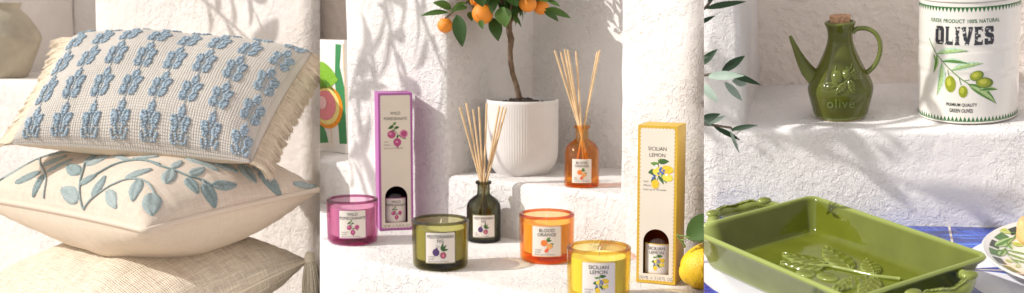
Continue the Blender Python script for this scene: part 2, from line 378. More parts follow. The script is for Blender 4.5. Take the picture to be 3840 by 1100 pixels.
# ================================================================== SETTING, middle bay (masonry turned 38 degrees)
PSI = R(38); U = Vector((math.cos(PSI), -math.sin(PSI), 0)); T = Vector((math.sin(PSI), math.cos(PSI), 0))
TW, TL = 1.46, 1.192                # wall plane and ledge front
HL, HS = -.370, -.279               # ledge top and niche floor, below the camera
MST = Matrix((U, T, Vector((0, 0, 1)))).transposed().to_4x4()
def s_at(px, py, t): p = at_pl('M', px, py, T, t); return p.dot(U), p.z
sWL = s_at(1297, 400, TW)[0]; sL = s_at(1677, 400, TW)[0]; sR = s_at(2322, 400, TW)[0]
d = ray('M', 1998, 100); k = sL / d.dot(U); tB = k * d.dot(T)
FL = -CAMZ
CLIP = []
def wall_mesh(name, boxes, mat, bay, M, bev=.009, wob=.0022, **tg):
    mb = MB()
    for a, b in boxes: mb.box(a, b, bev, wob=wob, M=M)
    o = mb.build(name, mat, M=BM4[bay]); tag(o, **tg); return o
ledge = wall_mesh('ledge', [((-2.6, TL, FL + .01), (1.2, TW + .06, HL))], M_wallM, 'M', MST, kind='structure')
nich = wall_mesh('niche_wall', [
    ((sWL, TW, HL - .02), (sL, TW + .44, .14)),
    ((sL - .02, TW + .001, HL - .02), (sR + .02, tB + .03, HS)),
    ((sL - .02, tB, HS - .02), (sR + .02, tB + .2, .14)),
    ((sR, TW + .001, HL - .02), (1.2, TW + .44, .14))], M_wallM, 'M', MST,
    label='white rough plaster wall with a deep niche holding the potted orange tree', cat='wall')
d0 = at_pl('M', 1248, 560, T, TW + .20)
zs = d0.z
sill = wall_mesh('window_sill', [((-2.6, TW + .06, FL + .01), (sWL - .001, TW + .42, zs))], M_wallM, 'M', MST, kind='structure')
bwall = wall_mesh('back_wall', [((-2.6, TW + .421, FL + .01), (sWL + .3, TW + .6, .2))], M_backM, 'M', MST,
    label='beige plaster wall seen beyond the painted tray at the far left of the candle picture', cat='wall')
for o in (ledge, nich, sill, bwall): CLIP.append((o, 'M'))
# ground
g = MB().poly([(-30, -30, 0), (30, -30, 0), (30, 30, 0), (-30, 30, 0)]).build('ground', M_ground, M=Matrix.Identity(4)); tag(g, kind='structure')
# ================================================================== SETTING, left bay
PSL = R(32); UL = Vector((math.cos(PSL), -math.sin(PSL), 0)); TLv = Vector((math.sin(PSL), math.cos(PSL), 0))
MSL = Matrix((UL, TLv, Vector((0, 0, 1)))).transposed().to_4x4()
p0 = at_y('L', 353, 80, 2.95); tWL = p0.dot(TLv); sE = p0.dot(UL)
zLs = at_pl('L', 120, 303, TLv, tWL).z; sPil = at_pl('L', -190, 200, TLv, tWL).dot(UL)
wl = wall_mesh('plaster_wall', [((sE, tWL, FL + .01), (sE + 2.4, tWL + .5, .25)), ((sE - 2.6, tWL + .001, FL + .01), (sE + .02, tWL + .42, zLs)),
    ((sE - 2.6, tWL + .42, zLs - .05), (sE + .02, tWL + .6, .25)), ((sPil - 1.2, tWL + .002, zLs - .02), (sPil, tWL + .42, .25))], M_wallL, 'L', MSL, bev=.012,  # last box: unseen pillar left of view, added to shade the recess
    label='cream plaster wall with a shelf recess behind the stacked cushions', cat='wall')
CLIP.append((wl, 'L'))
bench = wall_mesh('bench', [((-1.6, 1.75, FL + .01), (.2, 2.55, -.665))], M_wallL, 'L', Matrix.Identity(4), kind='structure'); CLIP.append((bench, 'L'))
# ================================================================== SETTING, right bay
YW = 1.41
hS = at_y('R', 3300, 486, YW).z; hT = at_y('R', 3600, 848, YW).z
yB = at_z('R', 3000, 318, hS).y
xF = at_y('R', 2778, 250, YW).x; xBk = at_y('R', 2846, 200, yB).x
mb = MB(); I4 = Matrix.Identity(4)
mb.box((-.75, YW, hT - .06), (1.3, yB + .03, hS), .007, wob=.0016)
mb.box((-.75, YW + .001, hS - .02), (xF, yB + .25, -.04), .008, wob=.002)
# splayed left side of the recess
z0, z1 = hS - .01, -.045
v = [(xF - .02, YW + .02, z0), (xF - .004, YW + .006, z0), (xBk, yB + .01, z0), (xBk - .05, yB + .05, z0)]
mb.add([(x, y, z) for z in (z0, z1) for x, y, _ in v], [(0, 1, 5, 4), (1, 2, 6, 5), (2, 3, 7, 6), (3, 0, 4, 7), (4, 5, 6, 7)])
wr = mb.build('rough_wall', M_wallR, M=BM4['R']); tag(wr, 'white roughcast wall and shelf behind the green baking dish', 'wall')
mb = MB(); mb.box((xBk - .1, yB, hS - .02), (1.3, yB + .2, -.04), .004, wob=.002)
wr2 = mb.build('recess_back_wall', M_backR, M=BM4['R']); tag(wr2, 'beige swirled plaster wall behind the oil cruet and olive tin', 'wall')
# tiled table top: blue and white painted tiles, pattern in the material
gx = at_z('R', 3563, 870, hT).x; gy0 = YW; gy = at_z('R', 3700, 1012, hT).y; TS = gy0 - gy
def tile_mat():
    m, t, p = nt('painted_tiles'); p.inputs['Roughness'].default_value = .16; p.inputs['Coat Weight'].default_value = .4; p.inputs['Coat Roughness'].default_value = .05
    tc = N(t, 'ShaderNodeTexCoord'); sp = N(t, 'ShaderNodeSeparateXYZ'); t.links.new(tc.outputs['Object'], sp.inputs[0])
    u = math_(t, 'MULTIPLY', math_(t, 'SUBTRACT', sp.outputs[0], gx), 1 / TS); w = math_(t, 'MULTIPLY', math_(t, 'SUBTRACT', sp.outputs[1], gy0), 1 / TS)
    nz = N(t, 'ShaderNodeTexNoise', Scale=9.0, Detail=3.0); t.links.new(tc.outputs['Object'], nz.inputs['Vector'])
    wob = math_(t, 'MULTIPLY', math_(t, 'SUBTRACT', nz.outputs[0], .5), .10)
    fu = math_(t, 'FRACT', u); fw = math_(t, 'FRACT', w)
    iu = math_(t, 'FLOOR', u); iw = math_(t, 'FLOOR', w); par = math_(t, 'MODULO', math_(t, 'ABSOLUTE', math_(t, 'ADD', math_(t, 'ADD', iu, iw), 101.0)), 2.0)
    fu2 = math_(t, 'ABSOLUTE', math_(t, 'SUBTRACT', par, fu))       # mirror every other tile
    # petal along the diagonal: inside both quarter circles
    def dist(a, b, cx, cy): return math_(t, 'SQRT', math_(t, 'ADD', math_(t, 'POWER', math_(t, 'ABSOLUTE', math_(t, 'SUBTRACT', a, cx)), 2.0), math_(t, 'POWER', math_(t, 'ABSOLUTE', math_(t, 'SUBTRACT', b, cy)), 2.0)))
    d1 = math_(t, 'ADD', dist(fu2, fw, 0.0, 1.0), wob); d2 = math_(t, 'ADD', dist(fu2, fw, 1.0, 0.0), wob)
    mxd = math_(t, 'MAXIMUM', d1, d2); white = math_(t, 'LESS_THAN', mxd, .975)
    br = N(t, 'ShaderNodeTexNoise', Scale=1.0, Detail=4.0); mp = N(t, 'ShaderNodeMapping'); mp.inputs['Scale'].default_value = (14, 130, 10); mp.inputs['Rotation'].default_value = (0, 0, .6)
    t.links.new(tc.outputs['Object'], mp.inputs[0]); t.links.new(mp.outputs[0], br.inputs['Vector'])
    blue = ramp(t, br.outputs[0], [(.32, (.004, .014, .15)), (.5, (.006, .04, .33)), (.62, (.012, .10, .55)), (.72, (.2, .35, .7))])
    wh = ramp(t, nz.outputs[0], [(.3, (.70, .69, .74)), (.7, (.80, .78, .80))])
    c = mixc(t, white, blue, wh)
    gr = math_(t, 'MINIMUM', math_(t, 'MINIMUM', fu, math_(t, 'SUBTRACT', 1.0, fu)), math_(t, 'MINIMUM', fw, math_(t, 'SUBTRACT', 1.0, fw)))
    isg = math_(t, 'LESS_THAN', gr, .009)
    c = mixc(t, isg, c, (.6, .5, .42)); t.links.new(c, p.inputs['Base Color'])
    ro = math_(t, 'MULTIPLY_ADD', isg, .6, .16); t.links.new(ro, p.inputs['Roughness'])
    gb = math_(t, 'MULTIPLY_ADD', nz.outputs[0], .15, math_(t, 'SMOOTH_MIN', math_(t, 'MULTIPLY', gr, 40.0), 1.0, .3))
    b = N(t, 'ShaderNodeBump', Strength=.6, Distance=.001); t.links.new(gb, b.inputs['Height']); t.links.new(b.outputs[0], p.inputs['Normal'])
    return m
mb = MB(); mb.box((-.75, .45, hT - .5), (1.3, YW - .001, hT), .002)
tt = mb.build('tiled_table', tile_mat(), M=BM4['R']); tag(tt, kind='structure')
for o in (wr, wr2, tt): CLIP.append((o, 'R'))
# ================================================================== MIDDLE BAY OBJECTS
wax_w = {}
def wax(name, col): return simple(name, col, .45, .03, sss=.7)
GLS = {'lemon': (glass('yellow_glass', (.975, .86, .12), 100), wax('lemon_wax', (.90, .84, .30)), .0),
       'fig': (glass('olive_glass', (.66, .62, .22), 135), wax('fig_wax', (.72, .70, .36)), 0),
       'orange': (glass('orange_glass', (.985, .66, .06), 100), wax('orange_wax', (.92, .66, .24)), 0),
       'pomegranate': (glass('magenta_glass', (.84, .44, .68), 100), wax('pomegranate_wax', (.80, .52, .60)), 0)}
M_wick = simple('wick_cotton', (.8, .75, .65), .9)
def candle(kind, px, py, label, dia=.081, H=.070, turn=0):
    p = at_z('M', px, py, HL); r = dia / 2
    c = thing('candle', 'M', p, label, 'candle', 'scented candles in coloured glass', rz=math.atan2(p.x, p.y) * -1 + turn)
    gm, wm, _ = GLS[kind]; w = .0054
    prof = [(0.0001, .0005), (r - .006, .0005), (r - .003, .002), (r - .0015, .005), (r - .0012, .010), (r - .0014, .0115), (r - .0008, .014), (r, H - .004), (r - .0006, H - .0012), (r - w / 2, H), (r - w + .0004, H - .0012), (r - w, H - .004), (r - w - .0004, .0142), (r - w - .002, .0122), (.0001, .0115)]
    mb = MB().lathe(prof, 64, caps=False); mb.build('glass_tumbler', gm, c)
    RIMS = {'lemon': (.90, .72, .14), 'fig': (.35, .32, .10), 'orange': (.90, .36, .05), 'pomegranate': (.62, .16, .45)}
    rm = glass(kind + '_rim_glass', RIMS[kind], 300)
    MB().closed_lathe([(r - w / 2 + .0029 * math.cos(a_), H - .0022 + .0023 * math.sin(a_)) for a_ in [math.pi * 2 * i / 12 for i in range(12)]], 64).build('glass_rim', rm, c)
    zt = H - .013
    wx = MB().lathe([(.0001, .0119), (r - w - .003, .0128), (r - w - .0007, .015), (r - w - .0004, zt), (r - w - .003, zt - .0006), (.0001, zt - .0008)], 48, caps=False).build('wax', wm, c)
    MB().tube([(0, 0, zt - .002), (.0005, 0, zt + .006), (.002, 0, zt + .012)], .0009, 6).build('wick', M_wick, c)
    A = label_art(kind, .0445, .0455, ('scented', 'candle', 'Burns up to 35 hours')); o = A.build('label', c, cyl=r)
    o.location.z = .0125
    return c
candle('pomegranate', 1323, 907, 'pink magenta glass candle with a pomegranate label at the left end of the ledge')
candle('fig', 1652, 1000, 'dark olive green glass candle with a fig label, in front of the green reed bottle')
candle('orange', 2050, 974, 'orange glass candle with a blood orange label beside the yellow candle')
candle('lemon', 2244, 1125, 'bright yellow glass candle with a lemon label, nearest of the four candles')
# ---- reed diffuser bottles
M_reed = simple('reed_wood', (.72, .52, .30), .7, .15, 60)
def bottle_shell(parent, gm, lm, H=.096, r=.0272, fillz=.066, n=48):
    prof = [(.0001, .0004), (r - .002, .0004), (r - .0003, .002), (r, .005), (r, .054), (r - .0012, .060), (r - .0045, .0655), (r - .010, .070), (.0118, .0735), (.0102, .0765), (.0100, .0905), (.0128, .0915), (.0130, .0945), (.0118, H), (.0088, H),
            (.0082, .090), (.0084, .076), (.0098, .0718), (r - .012, .068), (r - .0065, .0635), (r - .0032, .0585), (r - .0022, .054), (r - .0022, .0065), (r - .004, .0042), (.0001, .0042)]
    g = MB().lathe(prof, n, caps=False).build('bottle_glass', gm, parent)
    MB().lathe([(.0001, .0045), (r - .0042, .0045), (r - .0026, .0068), (r - .0026, .054), (r - .0038, .0585), (r - .0068, .0630), (.0001, .0631)], n, caps=False).build('scented_oil', lm, parent)
    return g
BG = {'orange': (glass('amber_orange_glass', (.98, .66, .04), 190), glass('orange_oil', (.985, .74, .05), 60)),
      'fig': (glass('dark_green_glass', (.32, .32, .10), 380), glass('green_oil', (.5, .48, .2), 30)),
      'lemon': (glass('amber_glass', (.85, .45, .08), 110), glass('amber_oil', (.9, .55, .15), 28)),
      'pomegranate': (glass('plum_glass', (.40, .04, .20), 160), glass('plum_oil', (.5, .1, .3), 30))}
def diffuser(kind, px, py, z, label, ends, lab_w, off=(0, 0)):
    p = at_z('M', px, py, z); p.x += off[0]; p.y += off[1]
    c = thing('reed_diffuser', 'M', p, label, 'reed diffuser', 'reed diffuser bottles', rz=-math.atan2(p.x, p.y))
    bottle_shell(c, *BG[kind])
    Mi = (BM4['M'].inverted() @ c.matrix_world).inverted()
    for i, (ex, ey) in enumerate(ends):
        e = Mi @ at_y('M', ex, ey, p.y + .012 * math.sin(i * 2.1)); nx = (i - len(ends) / 2) / len(ends)
        k = Vector((max(-.0055, min(.0055, e.x * .13)), .0045 * math.cos(i * 2.3), .094))
        dv = (e - k).normalized(); b = k - dv * ((k.z - .012) / dv.z)
        q = math.hypot(b.x, b.y)
        if q > .020: b.x *= .020 / q; b.y *= .020 / q
        MB().tube([b, k, k + (e - k) * .5 + Vector((0, .001, 0)), e], .0016, 8).build('reed', M_reed, c)
    A = label_art(kind, lab_w, .037, ('reed', 'diffuser', 'Lasts up to 10 weeks'), border=(kind == 'fig')); o = A.build('label', c, cyl=.0272); o.location.z = .009
    return c
diffuser('orange', 2178, 703, HS, 'orange glass bottle with wooden reeds standing on the niche shelf', [(2080, 190), (2103, 196), (2117, 186), (2129, 188), (2160, 192), (2249, 190), (2240, 196), (2122, 220)], .031, (.002, .012))
diffuser('fig', 1814, 902, HL, 'dark green glass bottle with wooden reeds behind the green candle', [(1724, 403), (1748, 386), (1774, 411), (1796, 402), (1825, 388), (1873, 399), (1886, 402), (1898, 406)], .038)
# ---- tall cartons with arched window
def carton(kind, px, py, w, dp, H, rz, col, side_col, label, grp='tall diffuser boxes'):
    p = at_z('M', px, py, HL)
    c = thing('gift_box', 'M', p, label, 'box', grp, rz=rz)
    m1 = simple(kind + '_carton', col, .5, .05, 50); m_in = simple(kind + '_inside', (.5, .42, .34), .8)
    h = w / 2; q = dp / 2; e = .0006
    mb = MB(); mb.box((-h, q - e, .0004), (h, q, H), .0002); mb.box((-h, -q + .0004, .0004), (-h + e, q - e, H), .0002); mb.box((h - e, -q + .0004, .0004), (h, q - e, H), .0002)
    mb.box((-h + e, -q + .0004, .0005), (h - e, q - e, .001), 0); mb.box((-h + e, -q + .0004, H - .001), (h - e, q - e, H - .0001), 0)
    mb.build('carton', m1, c, angle=30)
    ww = w * .66; wh = ww / 2; zb = .0135; zt = zb + .061 - wh
    arch = [(-wh, zb), (wh, zb), (wh, zt)] + [(wh * math.cos(a), zt + wh * math.sin(a)) for a in [math.pi * i / 16 for i in range(1, 16)]] + [(-wh, zt)]
    fr = Art(); fr.raw(fill2d([[(-h, .0004), (h, .0004), (h, H), (-h, H)], arch]), m1, 0)
    fr.raw(fill2d([scallop(-h + .0027, .0036, h - .0027, H - .0027, .0050, .0015), arch]), M_cream, 1.5)
    fr.build('front_panel', c, face=-q)
    A = Art(); a, b = TITLE[kind]; k = min(1, 8.2 / len(b))
    A.text(a, .0072, 0, H * .845, M_text, 3, sx=.92); A.text(b, .0072, 0, H * .805, M_text, 3, sx=k if k < 1 else .92)
    fruit(A, kind, .002, H * .705, .036, 4)
    for i, s in enumerate(('reed', 'diffuser', 'Lasts up to 10 weeks')): A.text(s, .0037, -h * .70, H * .645 - i * .0054, M_textg, 5, 'LEFT')
    A.build('print', c, face=-q); A = Art()
    A.text('150 ML  \u212e  5 US FL. OZ.', .0060, 0, .0058, M_textg, 3, sx=.78)
    A.build('volume_print', c, face=-q)
    b = bpy.data.objects.new('boxed_bottle', None); COL.objects.link(b); b.parent = c; b.location = (0, -q + .0272, .0012); b.scale = (.93, .93, .93)
    BGk = BG[kind]; g = bottle_shell(b, *BGk); g.name = 'boxed_bottle_glass'
    # flatten nesting: parts sit straight under the carton
    for ch in list(b.children):
        ch.parent = c; ch.location = b.location; ch.scale = b.scale
    bpy.data.objects.remove(b)
    A = label_art(kind, .040, .045, (), border=True); o = A.build('bottle_label', c, cyl=.0274); o.location = (0, -q + .0272, .0125); o.scale = (.93, .93, .93)
    return c
carton('pomegranate', 1480, 854, .0565, .052, .229, R(13), (.42, .12, .36), None, 'tall magenta and cream pomegranate box standing behind the pink candle')
carton('lemon', 2475, 1050, .0535, .050, .2135, R(-21), (.64, .40, .03), None, 'tall yellow and cream lemon diffuser box standing against the rough wall')
# ---- potted orange tree
pp = at_z('M', 1958, 650, HS)
pot = thing('plant_pot', 'M', pp, 'white ribbed round plant pot with dark soil standing on the niche shelf', 'plant pot')
rp = .0605; Hp = .125
def rib(r, z, a): return r * (1 + (.0045 * math.cos(a * 87) if .016 < z < Hp - .006 and r > rp * .8 else 0))
prof = [(.001, .0015), (.040, .0015), (.043, .0), (.0445, .002), (.0475, .006), (.0545, .014), (.0585, .025), (.0602, .040), (rp, .07), (rp, Hp - .0065), (rp + .0004, Hp - .003), (rp - .001, Hp), (rp - .003, Hp), (rp - .0042, Hp - .002), (rp - .0045, Hp - .02), (.001, Hp - .021)]
MB().lathe(prof, 348, fn=rib, caps=False).build('pot_body', simple('matt_white_ceramic', (.70, .67, .64), .55, .03), pot)
mb = MB(); vs = []; 
nr, na = 14, 60
for j in range(nr + 1):
    for i in range(na):
        a = 2 * math.pi * i / na; rr = (rp - .0047) * j / nr
        x, y = rr * math.cos(a), rr * math.sin(a); vs.append((x, y, Hp - .010 + .012 * math.exp(-(x * x + y * y) / .0009) + .0045 * noise.noise(Vector((x * 140, y * 140, 1))) + .003 * noise.noise(Vector((x * 400, y * 400, 1)))))
fs = [(j * na + i, (j + 1) * na + i, (j + 1) * na + (i + 1) % na, j * na + (i + 1) % na) for j in range(nr) for i in range(na)]
mb.add(vs, fs)
for i in range(70):
    a = random.uniform(0, 6.28); rr = (rp - .008) * random.random() ** .5; mb.ball((rr * math.cos(a), rr * math.sin(a), Hp - .008 + .010 * math.exp(-rr * rr / .0009)), random.uniform(.0012, .003), n=6, m=4)
soil = mb.build('soil', simple('potting_soil', (.035, .022, .016), .95, .5, 200, .8, 500), pot)
def leaf_geo(mb, base, tip, width, up, mi=0, fold=.25, curl=.15, nl=8):
    base, tip = Vector(base), Vector(tip); d = tip - base; l = d.length; d.normalize(); up = Vector(up)
    side = d.cross(up).normalized(); nrm = side.cross(d)
    vs = []; fs = []
    for i in range(nl + 1):
        t = i / nl; w = width / 2 * (math.sin(math.pi * min(1, t ** .85)) ** .85 if 0 < i < nl else .04); c = base + d * (l * t) - nrm * (curl * l * (t - .5) ** 2 * 2 - curl * l * .5)
        for k in (-1, -.5, 0, .5, 1): vs.append(c + side * (w * k) + nrm * (abs(k) * w * fold))
    for i in range(nl):
        for k in range(4): a = i * 5 + k; fs.append((a, a + 1, a + 6, a + 5))
    mb.add(vs, fs, mi)
def leafmat(name, c1, c2, rough=.35):
    m, t, p = nt(name); p.inputs['Roughness'].default_value = rough; tc = N(t, 'ShaderNodeTexCoord'); n1 = N(t, 'ShaderNodeTexNoise', Scale=25.0, Detail=3.0)
    t.links.new(tc.outputs['Object'], n1.inputs['Vector']); gm = N(t, 'ShaderNodeNewGeometry')
    f = math_(t, 'MULTIPLY_ADD', gm.outputs['Random Per Island'], .8, math_(t, 'MULTIPLY', n1.outputs[0], .3))
    c = ramp(t, f, [(.1, c1), (.9, c2)]); t.links.new(c, p.inputs['Base Color'])
    tl = N(t, 'ShaderNodeBsdfTranslucent'); t.links.new(c, tl.inputs[0]); mx = N(t, 'ShaderNodeMixShader'); mx.inputs[0].default_value = .25
    o = t.nodes['Material Output']; t.links.new(p.outputs[0], mx.inputs[1]); t.links.new(tl.outputs[0], mx.inputs[2]); t.links.new(mx.outputs[0], o.inputs[0])
    return m
M_cleaf = leafmat('citrus_leaf', (.035, .085, .018), (.10, .19, .035)); M_bark = simple('bark', (.16, .105, .065), .85, .35, 90, .8, 300)
tree = thing('orange_tree', 'M', pp + Vector((0, 0, Hp - .006)), 'small orange tree with glossy leaves and ripe fruit growing in the white pot', 'tree')
Ti = (BM4['M'].inverted() @ tree.matrix_world).inverted()
yT = pp.y
def tp(px, py, dy=0): return Ti @ at_y('M', px, py, yT + dy)
tk = [Vector((-.005, 0, -.006)), tp(1946, 364), tp(1938, 325), tp(1922, 275), tp(1915, 232), tp(1913, 190), tp(1917, 147), tp(1909, 118), tp(1910, 90), tp(1914, 40), tp(1916, -30)]
MB().tube(tk, [.0062, .0052, .0045, .0043, .0045, .0044, .0056, .0052, .0048, .0046, .004], 14).build('trunk', M_bark, tree)
crown = tp(1916, -110)
mb = MB(); br_tips = []
for i in range(16):
    a = i * 2.4; st = tk[-1 - (i % 3)]; e = crown + Vector((math.cos(a) * .085, math.sin(a) * .06, -.035 + .07 * (i / 16))); mid = (st + e) / 2 + Vector((0, 0, .015)); mb.tube([st, mid, e], [.0028, .002, .0011], 7); br_tips.append((mid, e))
orn = [((1669, 96), .0125, -.02), ((1810, 52), .0170, -.03), ((1839, 2), .0125, .01), ((1979, 15), .0140, -.03), ((2029, 27), .0130, -.005), ((1782, 3), .009, -.01)]
opos = []
for (a, b), r, dy in orn:
    o = tp(a, b, dy); opos.append((o, r)); mb.tube([crown * .6 + tk[-2] * .4, (o + crown) / 2 + Vector((0, 0, .01)), o + Vector((0, 0, r * .9))], [.0022, .0016, .0011], 7)
mb.build('branches', M_bark, tree)
M_or = simple('orange_peel', (.90, .30, .025), .38, .12, 25, .5, 900)
for k in range(5): a = k * 1.3; opos.append((crown + Vector((math.cos(a) * .075, math.sin(a) * .06, .02 + .03 * math.sin(k * 2))), .015))
for o, r in opos:
    f = MB().lathe([(.0006, -r * .93), (r * .12, -r * .97)] + [(r * 1.04 * math.cos(t), r * .97 * math.sin(t)) for t in [R(x) for x in range(-75, 80, 12)]] + [(.0006, r * .93)], 28).build('orange', M_or, tree); f.location = o; f.rotation_euler = (R(55 if r > .016 else 15), 0, R(10))
mb = MB()
LV = [((270, 105), (40, 135), 55), ((300, 75), (140, 25), 85), ((345, 125), (390, 395), 118), ((450, 100), (470, 182), 60), ((540, 170), (560, 247), 50), ((640, 150), (690, 348), 115), ((715, 60), (755, 232), 140), ((800, 100), (885, 232), 34), ((1080, 75), (1300, 155), 70), ((1075, 95), (1195, 182), 62), ((1100, 5), (1210, 55), 40), ((770, -40), (850, 60), 110), ((420, 20), (290, 110), 60), ((520, -30), (560, 60), 110), ((660, -20), (640, 120), 80), ((860, 60), (790, 130), 50), ((430, 60), (320, 95), 60), ((950, 60), (830, 110), 40), ((1000, -40), (1110, 20), 70)]
for i, (a, b, w) in enumerate(LV):
    f = lambda q, dy: tp(1560 + q[0] * .447, q[1] * .447, dy)
    dy = -.03 + .02 * math.sin(i * 2.7); leaf_geo(mb, f(a, dy), f(b, dy - .015), w * .447 / F * yT, Vector((.15 * math.sin(i * 3), -.75, .5)))
rng = random.Random(3)
for i in range(190):
    v = Vector((rng.gauss(0, 1), rng.gauss(0, 1), rng.gauss(0, 1))).normalized(); b = crown + Vector((v.x * .085, v.y * .065, v.z * .06 + .005)) * rng.uniform(.5, 1)
    if b.z + (pp.z + Hp) < -.03 and rng.random() < .8: continue
    d = (v + Vector((rng.uniform(-.5, .5), rng.uniform(-.5, .5), -.5))).normalized(); l = rng.uniform(.026, .044)
    leaf_geo(mb, b, b + d * l, l * .42, Vector((rng.uniform(-.4, .4), rng.uniform(-.6, .1), 1)))
mb.build('leaves', M_cleaf, tree)
# ---- lemon with leaf at the right edge of the middle bay
lp = at_z('M', 2654, 1076, HL); lr = .0300
lem = thing('lemon', 'M', lp, 'whole yellow lemon with a green leaf beside the yellow box', 'lemon', rz=R(20))
mb = MB(); prof = []
for i in range(29):
    t = -math.pi / 2 + math.pi * i / 28; x = math.sin(t); r = math.cos(t) ** .8
    z = x * lr * 1.25 + (.006 * max(0, x - .86) / .14) - (.003 * max(0, -x - .9) / .1); prof.append((max(.0004, lr * r * (1 if abs(x) < .9 else .9)), z))
mb.lathe(prof, 40, fn=lambda r, z, a: r * (1 + .018 * noise.noise(Vector((math.cos(a) * 3, math.sin(a) * 3, z * 60)))))
lb = mb.build('lemon_skin', simple('lemon_peel', (.88, .55, .02), .38, .10, 30, .7, 450), lem); lb.location = (0, 0, lr * .985); lb.rotation_euler = (R(12), R(68), 0)
Li = (BM4['M'].inverted() @ lem.matrix_world).inverted()
q = lambda a, b, y=0: Li @ at_y('M', 2300 + a * .4607, 760 + b * .4607, lp.y + y)
mb = MB(); mb.tube([q(585, 365, -.01), q(560, 320, -.012), q(535, 290, -.012), q(520, 262, -.012)], [.0016, .0014, .0013, .0018], 8)
mb.tube([q(548, 300, -.012), q(570, 308, -.014), q(600, 285, -.016), q(640, 300, -.01), q(658, 320, -.01)], [.0012] * 5, 6); mb.tube([q(530, 270, -.012), q(590, 272, -.016), q(640, 298, -.018)], .0011, 6)
mb.build('stem', simple('green_stem', (.22, .30, .06), .6), lem)
mb = MB(); leaf_geo(mb, q(600, 292, -.016), q(860, 90, -.02), .032, Vector((.1, -.8, .6)), nl=12); leaf_geo(mb, q(610, 300, -.005), q(800, 330, .0), .022, Vector((0, -.4, .9)))
mb.build('leaf', M_cleaf, lem); CLIP.append((lem, 'M'))
# ---- painted tray at the far left of the middle bay
tp0 = at_pl('M', 1297, 540, T, TW + .16); zt_ = at_pl('M', 1250, 150, T, TW + .16).z
sT = tp0.dot(U); base = U * (sT - .14) + T * (TW + .16); hh = zt_ - zs
tray = thing('painted_tray', 'M', Vector((base.x, base.y, zs)), 'glossy tray painted with a cut orange, leaves and green stripes, partly cropped at the left', 'tray', rz=-PSI)
tw = .28
MB().box((-tw / 2, 0, .0005), (tw / 2 + .0, .012, hh), .002).build('tray_panel', simple('white_enamel', (.83, .80, .75), .15, .02), tray)
A = Art(); gsm = flat('stripe_green', (.06, .27, .10), .25); gs2 = flat('stripe_light', (.55, .60, .22), .25); oo = flat('stripe_orange', (.85, .45, .12), .25)
xr = tw / 2
f2 = lambda a, b: ((lambda P: (P.dot(U) - base.dot(U), P.z - zs))(at_pl('M', 1200 + a, b, T, TW + .16)))
A.loop([f2(58, 165), f2(80, 168), f2(74, 250), f2(92, 330), f2(102, 540), f2(74, 540), f2(66, 430), f2(56, 300)], gsm, 1)
A.loop([f2(-20, 420), f2(0, 440), f2(24, 500), f2(32, 535), f2(-10, 538)], gsm, 1); A.loop([f2(-60, 170), f2(-20, 170), f2(-30, 380), f2(-58, 400)], gsm, 1)
A.line([f2(88, 165), f2(90, 260), f2(96, 330), f2(101, 400)], .0016, oo, 2); A.line([f2(34, 460), f2(44, 500), f2(46, 538)], .0012, oo, 2)
cx_, cy_ = f2(30, 403); rr_ = abs(f2(86, 403)[0] - cx_)
for r_, m_ in ((1, flat('orange_rind', (.90, .30, .02), .25)), (.86, flat('orange_pith', (.92, .72, .25), .25)), (.70, flat('orange_flesh', (.80, .25, .28), .25)), (.3, flat('orange_heart', (.9, .55, .55), .25))):
    A.ell(cx_ - rr_ * (1 - r_) * .45, cy_ + rr_ * (1 - r_) * .3, rr_ * r_, rr_ * r_, m_, 3 + int((1 - r_) * 10), n=32)
lf = flat('bright_leaf', (.25, .50, .05), .25)
A.leaf(*f2(-30, 300), *f2(70, 300), .05, lf, 3); A.leaf(*f2(-40, 262), *f2(62, 285), .035, lf, 4); A.leaf(*f2(-20, 320), *f2(60, 350), .03, gsm, 3)
A.build('painting', tray, face=0, step=.0003)
CLIP.append((tray, 'M'))
# ================================================================== RIGHT BAY OBJECTS
def bvh_of(mb): return BVHTree.FromPolygons([Vector(v) for v in mb.v], [list(f) for f in mb.f])
def relief_leaf(mb, bvh, base, tip, width, height, lift=.0003, nl=12, nw=8, vein=.45, mi=0, nveins=5, bend=0, wav=0):
    """a raised leaf whose every point sits on the carrying surface"""
    base, tip = Vector(base), Vector(tip); d = tip - base; l = d.length; d.normalize()
    nm = bvh.find_nearest((base + tip) / 2)[1]; side = d.cross(nm).normalized(); vs = []; fs = []
    for i in range(nl + 1):
        t = i / nl; w = width / 2 * math.sin(math.pi * min(1, t ** .8)) ** .75 * (1 + wav * math.sin(t * 40)) if 0 < i < nl else .0001
        for k in range(nw + 1):
            s = -1 + 2 * k / nw; p = base + d * (l * t) + side * (w * s + bend * l * math.sin(math.pi * t))
            co, no, _, _ = bvh.find_nearest(p)
            if no.dot(nm) < 0: no = -no
            h = (1 - s * s) ** .5 if abs(s) < 1 else 0
            h = height * (.25 + .75 * h) if abs(s) < 1 else -height * .5
            if abs(s) < .01: h *= (1 - vein) if vein > 0 else 1.25
            if nveins: h *= 1 - .30 * (.5 + .5 * math.cos((t - abs(s) * .22) * nveins * 2 * math.pi))
            if i in (0, nl): h = -height * .5
            vs.append(co + no * (h + lift))
    m = nw + 1
    for i in range(nl):
        for k in range(nw): a = i * m + k; fs.append((a, a + 1, a + m + 1, a + m))
    mb.add(vs, fs, mi)
def relief_tube(mb, bvh, pts, r, n=8, mi=0, sink=.3):
    out = []
    for i in range(len(pts) - 1):
        for q in range(6): out.append(Vector(pts[i]).lerp(Vector(pts[i + 1]), q / 6))
    out.append(Vector(pts[-1])); o2 = []
    for p in out: co, no, _, _ = bvh.find_nearest(p); o2.append(co + no * (r * (1 - sink)))
    mb.tube(o2, r, n, mi)
def relief_bump(mb, bvh, c, rx, ry, h, axis, mi=0):
    co, no, _, _ = bvh.find_nearest(Vector(c)); a = (Vector(axis) - no * Vector(axis).dot(no)).normalized(); b = no.cross(a)
    M = Matrix((a, b, no)).transposed(); mb.ball(co, (rx, ry, h), mi, 20, 12, M)
